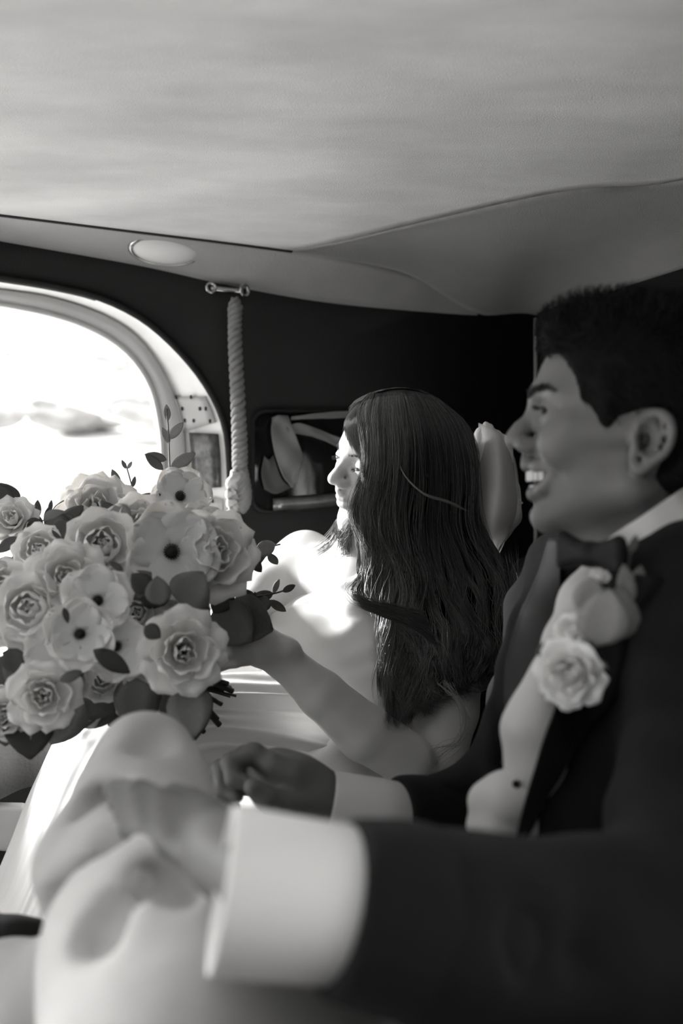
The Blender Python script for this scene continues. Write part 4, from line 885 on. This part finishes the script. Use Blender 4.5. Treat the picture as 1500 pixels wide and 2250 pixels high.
# ------------------------------------------------------------------ flowers
def sheet(fn, nu=7, nv=6):
    u = np.linspace(-1, 1, nu)[None]; v = np.linspace(0, 1, nv)[:, None]; G = np.stack(np.broadcast_arrays(*fn(u, v)), -1); return shell(G, .012)
def wrap_petal(r, h, th, flare, seed, close=.0):
    R_ = random.Random(seed); a, b, c = R_.uniform(0, 6), R_.uniform(0, 6), R_.uniform(.5, 1)
    def fn(u, v):
        ang = th*u*np.sin(np.pi*np.clip(.25+v*.62, 0, 1))**.6; R = r*(.35+.65*np.sin(np.pi*.5*np.clip(v*1.5, 0, 1)))*(1-close*v**2)+flare*v**2.6+.05*np.sin(u*4.5+a)*v*v
        z = h*(v-.10*u*u*v)+.055*np.sin(u*6+b)*v*c-flare*.35*v**4; return R*np.sin(ang), -R*np.cos(ang), z
    return sheet(fn)
def flat_petal(l, w, seed):
    R_ = random.Random(seed); a = R_.uniform(0, 6)
    def fn(u, v):
        ww = w*np.sin(np.pi*np.clip(.12+v*.80, 0, 1))**.5; return ww*u, -(.08+l*v*(1-.10*u*u)), .16*v*v+.10*u*u*v+.035*np.sin(u*5+a+v*3)*v
    return sheet(fn)
def mk(vf, m, n): me = fast_mesh(n, *vf); me.materials.append(m); return me
roseL = [(.13, .72, 3, 1.5, .0, .2), (.27, .76, 3, 1.25, .02, .15), (.42, .74, 4, 1.05, .07, .05), (.57, .66, 4, .95, .16, 0), (.66, .50, 5, .85, .34, 0)]
ranL = [(.14, .60, 3, 1.6, 0, .55), (.30, .66, 4, 1.35, 0, .42), (.46, .66, 4, 1.2, .02, .30), (.62, .60, 4, 1.1, .06, .15), (.72, .48, 5, .95, .20, 0)]
lib = {}
for kind, L_ in (('rose', roseL), ('ranunculus', ranL)):
    for m_ in (M_petal, M_petal2): lib[kind, m_.name] = [(mk(wrap_petal(r, h, th, fl, k*7+j, cl), m_, 'petal'), n, k) for k, (r, h, n, th, fl, cl) in enumerate(L_) for j in range(2)]
for m_ in (M_petal, M_petal2): lib['anemone', m_.name] = [(mk(flat_petal(.92, .56, 3), m_, 'petal'), 6, 0), (mk(flat_petal(.78, .50, 9), m_, 'petal'), 5, 1)]
core_me = mk(lathe([(.0001, -.12), (.30, -.08), (.42, .12), (.36, .32), (.0001, .40)], 14), M_petal2, 'core')
cal_me = mk(lathe([(.0001, -.30), (.07, -.28), (.10, -.14), (.26, -.06), (.34, .04), (.0001, .06)], 10), M_leaf, 'calyx')
cen_me = mk(lathe([(.0001, .20), (.08, .19), (.125, .13), (.13, .06), (.0001, .02)], 14), M_centre, 'centre')
stv, stf = join([lathe([(.0001, .16), (.017, .15), (.017, .11), (.0001, .10)], 6, o=(.15*math.cos(a), .15*math.sin(a), 0)) for a in np.linspace(0, 6.28, 19)[:-1]])
sta_me = mk((stv, stf), M_centre, 'stamens')
def inst(me, name, par, M4, **kw):
    o = bpy.data.objects.new(name, me); col.objects.link(o); o.parent = par; o.matrix_local = M4
    for k, x in kw.items(): o[k] = x
    return o
def flower(kind, p, axis, r, root, rootp, m_, spin=0, name=None):
    Bs = basis(axis, (.1, .2, .97)); M4 = Matrix.Translation(Vector(p-rootp))@Matrix([list(Bs[i])+[0] for i in range(3)]+[[0, 0, 0, 1]])@Matrix.Scale(r, 4)@Matrix.Rotation(spin, 4, 'Z')
    base = inst(cal_me, name or kind, root, M4)
    if kind == 'anemone': inst(cen_me, 'centre', base, Matrix()); inst(sta_me, 'stamens', base, Matrix(), kind='stuff')
    for li, (me, n, k) in enumerate(lib[kind, m_.name]):
        for j in range(n):
            if kind != 'anemone' and (j % 2) != (li % 2): continue
            a = 2*math.pi*(j+.37*k*1.7)/n+rnd.uniform(-.12, .12); s = rnd.uniform(.94, 1.06)
            inst(me, 'petal', base, Matrix.Rotation(a, 4, 'Z')@Matrix.Translation((0, 0, (.10-.02*k) if kind != 'anemone' else .05-.03*k))@Matrix.Rotation(rnd.uniform(-.06, .06), 4, 'X')@Matrix.Scale(s, 4))
    return base
BP = P(430, 1500, 1.34)
bq = thing('bouquet', 'large bouquet of cream roses, ranunculus and dark-eyed anemones with trailing leaves', 'bouquet', BP)
ctr = P(250, 1400, 1.36)
FL = [('rose', 405, 1432, 84, 1.12, 0), ('anemone', 176, 1393, 76, 1.105, 0), ('anemone', 214, 1320, 78, 1.13, 0), ('anemone', 118, 1425, 66, 1.13, 0), ('anemone', 376, 1214, 104, 1.20, 1), ('ranunculus', 225, 1196, 80, 1.20, 0), ('rose', 143, 1268, 74, 1.15, 0),
      ('ranunculus', 84, 1208, 56, 1.25, 0), ('ranunculus', 62, 1335, 76, 1.13, 0), ('anemone', 88, 1400, 78, 1.14, 0), ('ranunculus', 12, 1290, 58, 1.18, 0), ('rose', 472, 1212, 88, 1.22, 0), ('anemone', 395, 1092, 66, 1.34, 1),
      ('rose', 215, 1118, 80, 1.36, 1), ('ranunculus', 300, 1345, 52, 1.19, 1), ('ranunculus', 312, 1440, 56, 1.17, 1), ('rose', 96, 1530, 68, 1.11, 0), ('ranunculus', 150, 1490, 50, 1.14, 1), ('rose', 26, 1140, 48, 1.31, 0),
      ('ranunculus', 0, 1372, 48, 1.17, 0), ('rose', 345, 1280, 66, 1.22, 1), ('anemone', 255, 1420, 74, 1.135, 0), ('rose', 8, 1570, 48, 1.13, 1), ('rose', 310, 1160, 70, 1.28, 1), ('ranunculus', 180, 1555, 46, 1.2, 1), ('anemone', 440, 1160, 56, 1.30, 1), ('ranunculus', 225, 1490, 48, 1.18, 1)]
for i, (kd, x, y, r, d, mm) in enumerate(FL):
    rr = r*d/F*(1.05 if kd == 'anemone' else 1.2); p = P(x, y, d); a = (p-ctr); a /= np.linalg.norm(a); c = np.array([0, 0, CAMZ])-p; c /= np.linalg.norm(c)
    ax = a*.45+c*(1.25 if kd == 'anemone' else .85); ax /= np.linalg.norm(ax)
    flower(kd, p-ax*rr*.45 if kd != 'anemone' else p, ax, rr, bq, BP, (M_petal, M_petal2)[mm], i*1.1)
# leaves
def leaf_mesh(w, l, m, tip=1.0, curl=.12, n=5, k=9):
    u = np.linspace(-1, 1, n)[None]; v = np.linspace(0, 1, k)[:, None]; ww = w*np.sin(np.pi*np.clip(v, .0, 1)**tip)**.75+.015
    G = np.stack(np.broadcast_arrays(ww*u, l*v, curl*(u*u)*ww*1.2-curl*l*v*v+.012*(1-abs(u))), -1); return mk(shell(G, .012), m, 'leaf')
LV = {'round': [leaf_mesh(.42, 1, m, .85) for m in (M_leaf, M_leaf2, M_leaf3)], 'slim': [leaf_mesh(.20, 1, m, .9) for m in (M_leaf, M_leaf2, M_leaf3)]}
def leaf(kd, t, a, b, root, rootp, tilt=0., name='leaf', twist=0):
    a, b = P(*a), P(*b); y = b-a; L_ = np.linalg.norm(y); y /= L_; c = np.array([0, 0, CAMZ])-a; c /= np.linalg.norm(c); c = c+np.array([tilt, 0, tilt*.5]); z = c-y*(c@y); z /= np.linalg.norm(z); x = np.cross(y, z)
    M4 = Matrix([[x[i]*L_, y[i]*L_, z[i]*L_, (a-rootp)[i]] for i in range(3)]+[[0, 0, 0, 1]])@Matrix.Rotation(twist, 4, 'Y'); return inst(LV[kd][t], name, root, M4)
for q in [('round', 0, (490, 1345, 1.30), (592, 1382, 1.26)), ('round', 0, (470, 1340, 1.28), (548, 1405, 1.24)), ('round', 0, (60, 1545, 1.16), (68, 1662, 1.12)), ('round', 1, (305, 1480, 1.2), (300, 1600, 1.17)), ('round', 0, (395, 1500, 1.2), (428, 1620, 1.16)),
          ('slim', 0, (205, 1428, 1.085), (288, 1478, 1.10)), ('round', 0, (330, 1300, 1.13), (290, 1262, 1.12)), ('round', 1, (350, 1330, 1.12), (345, 1268, 1.11)), ('slim', 0, (140, 1335, 1.09), (150, 1368, 1.085)), ('round', 0, (318, 1375, 1.10), (352, 1402, 1.10)), ('slim', 0, (270, 1255, 1.13), (240, 1232, 1.13)), ('round', 0, (20, 1425, 1.12), (40, 1478, 1.11)), ('slim', 0, (180, 1475, 1.08), (128, 1498, 1.08)), ('round', 1, (410, 1500, 1.14), (425, 1618, 1.12)), ('round', 1, (300, 1490, 1.13), (298, 1590, 1.12)), ('round', 1, (245, 1490, 1.2), (165, 1580, 1.18)), ('round', 1, (170, 1520, 1.18), (110, 1635, 1.16)), ('round', 1, (20, 1540, 1.15), (10, 1640, 1.14)),
          ('slim', 0, (280, 1160, 1.3), (222, 1103, 1.28)), ('round', 1, (255, 1110, 1.28), (270, 1168, 1.26)), ('slim', 0, (290, 1112, 1.34), (348, 1088, 1.32)), ('slim', 0, (358, 1032, 1.36), (319, 998, 1.35)), ('slim', 1, (392, 1060, 1.40), (416, 1042, 1.38)),
          ('round', 0, (30, 1120, 1.34), (0, 1062, 1.33)), ('round', 0, (35, 1110, 1.34), (-40, 1085, 1.33)), ('slim', 0, (82, 1140, 1.33), (82, 1098, 1.33)), ('slim', 0, (100, 1148, 1.33), (110, 1112, 1.33)), ('round', 0, (95, 1150, 1.31), (50, 1165, 1.3)), ('round', 0, (100, 1145, 1.31), (150, 1170, 1.29)), ('slim', 0, (95, 1150, 1.33), (60, 1125, 1.33)),
          ('round', 0, (150, 1185, 1.26), (125, 1140, 1.27)), ('slim', 0, (40, 1180, 1.27), (-10, 1215, 1.27)), ('round', 1, (400, 1330, 1.18), (440, 1264, 1.14)), ('round', 0, (360, 1330, 1.2), (320, 1290, 1.17)), ('round', 0, (250, 1280, 1.22), (215, 1245, 1.2)), ('round', 0, (260, 1310, 1.22), (300, 1270, 1.2)),
          ('round', 0, (400, 1350, 1.2), (455, 1340, 1.17)), ('slim', 0, (490, 1170, 1.27), (540, 1235, 1.25)), ('round', 1, (455, 1125, 1.33), (420, 1120, 1.32)), ('slim', 0, (480, 1140, 1.3), (520, 1200, 1.28)), ('round', 0, (500, 1300, 1.28), (470, 1345, 1.26)), ('slim', 0, (505, 1330, 1.3), (500, 1285, 1.28)),
          ('slim', 0, (548, 1345, 1.34), (560, 1305, 1.32)), ('round', 0, (120, 1330, 1.17), (150, 1355, 1.16)), ('round', 0, (100, 1450, 1.18), (60, 1440, 1.17)), ('round', 1, (50, 1450, 1.18), (20, 1500, 1.15)), ('round', 0, (110, 1460, 1.18), (150, 1440, 1.17)), ('round', 1, (80, 1460, 1.18), (60, 1520, 1.16)), ('slim', 0, (130, 1470, 1.16), (165, 1452, 1.14)),
          ('round', 1, (10, 1440, 1.2), (-10, 1510, 1.2)), ('round', 2, (90, 1560, 1.2), (105, 1620, 1.18)), ('round', 1, (240, 1530, 1.22), (190, 1600, 1.2)), ('round', 1, (280, 1300, 1.18), (330, 1260, 1.17)), ('round', 0, (440, 1300, 1.2), (400, 1290, 1.18))]:
    leaf(*q, bq, BP, rnd.uniform(-.3, .3))
R_ = random.Random(4)
for i in range(150):      # small leaves filling the gaps between the blooms
    a = R_.uniform(0, 6.28); q = math.sqrt(R_.random()); x, y = 240+265*q*math.cos(a), 1360+235*q*math.sin(a); d = 1.21+.10*q+R_.uniform(0, .06); b = R_.uniform(0, 6.28); l = R_.uniform(38, 62)
    leaf(R_.choice(['round', 'slim']), R_.choice([0, 0, 0, 1]), (x, y, d), (x+l*math.cos(b), y+l*math.sin(b), d-R_.uniform(-.01, .03)), bq, BP, R_.uniform(-.8, .8))
cs = Sdf(ctr-.2, ctr+.2, .008); cs.ell(P(245, 1360, 1.36), (.135, .10, .12)); V, Q = cs.mesh(); V = V-BP
o = bpy.data.objects.new('moss_core', fast_mesh('moss_core', V, Q)); o.data.materials.append(M_leaf); col.objects.link(o); o.parent = bq
def sprig(stem, leaves, sr=.0012, m=M_stem, name='sprig'):
    c = bez(stem, 24); v, f = tube1(c, sr, 6); me = mk((v-BP, f), m, name); o = bpy.data.objects.new(name, me); col.objects.link(o); o.parent = bq
    for q in leaves: leaf(*q, o, BP, rnd.uniform(-.5, .5))
sprig([(500, 1320, 1.33), (560, 1312, 1.35), (610, 1302, 1.38), (640, 1290, 1.40)], [('slim', 0, (560, 1312, 1.36), (532, 1296, 1.35)), ('slim', 0, (600, 1304, 1.38), (548, 1318, 1.36)), ('slim', 0, (592, 1318, 1.40), (628, 1346, 1.41)), ('slim', 1, (600, 1304, 1.38), (612, 1272, 1.38)), ('slim', 0, (620, 1300, 1.38), (650, 1285, 1.39)), ('round', 0, (585, 1310, 1.36), (560, 1345, 1.34))])
sprig([(500, 1210, 1.29), (545, 1222, 1.33), (580, 1205, 1.37), (615, 1196, 1.40)], [('slim', 2, (560, 1216, 1.34), (610, 1192, 1.38)), ('slim', 0, (590, 1215, 1.38), (610, 1244, 1.40)), ('slim', 0, (548, 1222, 1.33), (576, 1260, 1.35)), ('slim', 1, (540, 1220, 1.33), (558, 1206, 1.35)), ('slim', 0, (530, 1222, 1.32), (548, 1255, 1.33))])
sprig([(375, 1080, 1.42), (372, 1010, 1.44), (370, 950, 1.45), (366, 898, 1.46)], [('slim', 2, (368, 925, 1.46), (366, 888, 1.46)), ('slim', 2, (371, 965, 1.45), (402, 928, 1.45)), ('slim', 2, (371, 975, 1.45), (358, 938, 1.45)), ('slim', 2, (374, 1030, 1.44), (430, 995, 1.45)), ('slim', 0, (376, 1062, 1.42), (414, 1048, 1.4)), ('slim', 1, (366, 1010, 1.44), (320, 998, 1.42))], .0012, M_leaf2)
sprig([(300, 1110, 1.38), (290, 1070, 1.40), (282, 1040, 1.41), (275, 1018, 1.42)], [('slim', 1, (262, 1075, 1.4), (248, 1030, 1.4)), ('slim', 0, (262, 1085, 1.4), (250, 1060, 1.4)), ('slim', 0, (292, 1070, 1.4), (296, 1046, 1.4)), ('slim', 1, (276, 1030, 1.41), (268, 1010, 1.41)), ('slim', 2, (280, 1030, 1.41), (290, 1014, 1.41))], .001)
sprig([(60, 1160, 1.3), (100, 1140, 1.33), (122, 1112, 1.34), (140, 1100, 1.35)], [('slim', 0, (110, 1125, 1.33), (112, 1098, 1.33))], .0008)
sprig([(140, 1560, 1.2), (200, 1505, 1.2), (260, 1500, 1.2)], [], .0008); sprig([(66, 1665, 1.13), (70, 1600, 1.14), (90, 1555, 1.15)], [], .0009, M_leaf3)
# stems with cut ends, ribbon
for i, (x0, y0, x1, y1, r) in enumerate([(440, 1478, 500, 1502, .0033), (430, 1480, 511, 1520, .0036), (425, 1505, 490, 1518, .0033), (440, 1512, 518, 1530, .0016), (430, 1520, 486, 1546, .0032), (430, 1525, 478, 1578, .0028), (420, 1520, 482, 1592, .0038), (425, 1528, 470, 1570, .0022), (400, 1560, 448, 1610, .003), (418, 1508, 505, 1532, .0014), (440, 1490, 506, 1512, .0030),
                                         (600, 1688, 660, 1706, .0028), (600, 1695, 674, 1712, .0026), (610, 1706, 668, 1722, .0022), (610, 1700, 676, 1718, .0018)]):
    d1 = 1.27+.004*(i % 4)+(.06 if y0 > 1650 else 0); p0_, p1_ = P(2*x0-x1, 2*y0-y1, d1-.03), P(x1, y1, d1+.02); pts = np.linspace(p0_, p1_, 7)+np.array([0, 0, .001])*np.sin(np.arange(7)+i)[:, None]
    v, f = tube1(pts, np.r_[np.full(6, r), r*1.08], 9); o = bpy.data.objects.new('stem', mk((v-BP, f), M_stem, 'stem')); col.objects.link(o); o.parent = bq
hc = np.array([P(430, 1470, 1.29), P(470, 1440, 1.30)]); v, f = tube1(np.linspace(hc[0]-.0, hc[1], 5), .020, 16); o = bpy.data.objects.new('bound_stems', mk((v-BP, f), M_stem, 'bound_stems')); col.objects.link(o); o.parent = bq
for i in range(7):
    x = 332+i*8; v, f = tube1(bez([(x, 1535, 1.215), (x+3, 1550, 1.205), (x+9, 1566-i*2, 1.21)], 6), .0016, 6); o = bpy.data.objects.new('ribbon_end', mk((v-BP, f), M_chrome, 'ribbon_end')); col.objects.link(o); o.parent = bq

# boutonniere
NP = P(1290, 1440, .87)
bn = thing('boutonniere', 'blurred white rose boutonniere with grey leaves pinned to the dark lapel', 'flower', NP)
cm = lambda p: (np.array([0, 0, CAMZ])-p)/np.linalg.norm(np.array([0, 0, CAMZ])-p)
p = P(1270, 1478, .845); flower('rose', p+np.array([0, .015, 0]), cm(p)+np.array([-.35, 0, -.25]), .031, bn, NP, M_petal, .4, 'rose')
p = P(1262, 1392, .86); flower('ranunculus', p+np.array([0, .01, 0]), np.array([-.5, -.6, .5]), .0165, bn, NP, M_petal, .4, 'rosebud')
p = P(1322, 1275, .87); flower('ranunculus', p+np.array([0, .01, 0]), np.array([0, -.5, .8]), .010, bn, NP, M_petal, .4, 'rosebud')
for q in [('round', 2, (1310, 1420, .85), (1338, 1298, .84)), ('round', 1, (1345, 1410, .85), (1362, 1290, .85)), ('round', 2, (1285, 1350, .86), (1305, 1268, .86)), ('slim', 1, (1380, 1340, .86), (1372, 1240, .86)), ('slim', 1, (1245, 1405, .87), (1178, 1430, .88)), ('slim', 0, (1215, 1412, .87), (1175, 1440, .88)), ('slim', 0, (1385, 1215, .87), (1398, 1178, .86)), ('slim', 1, (1300, 1450, .84), (1340, 1470, .84)), ('slim', 1, (1390, 1330, .86), (1410, 1240, .87))]:
    leaf(*q, bn, NP, .2)
v, f = tube1(bez([(1270, 1480, .87), (1320, 1400, .875), (1370, 1280, .875), (1388, 1200, .88)], 16), .0012, 6); o = bpy.data.objects.new('stem', mk((v-NP, f), M_leaf, 'stem')); col.objects.link(o); o.parent = bn
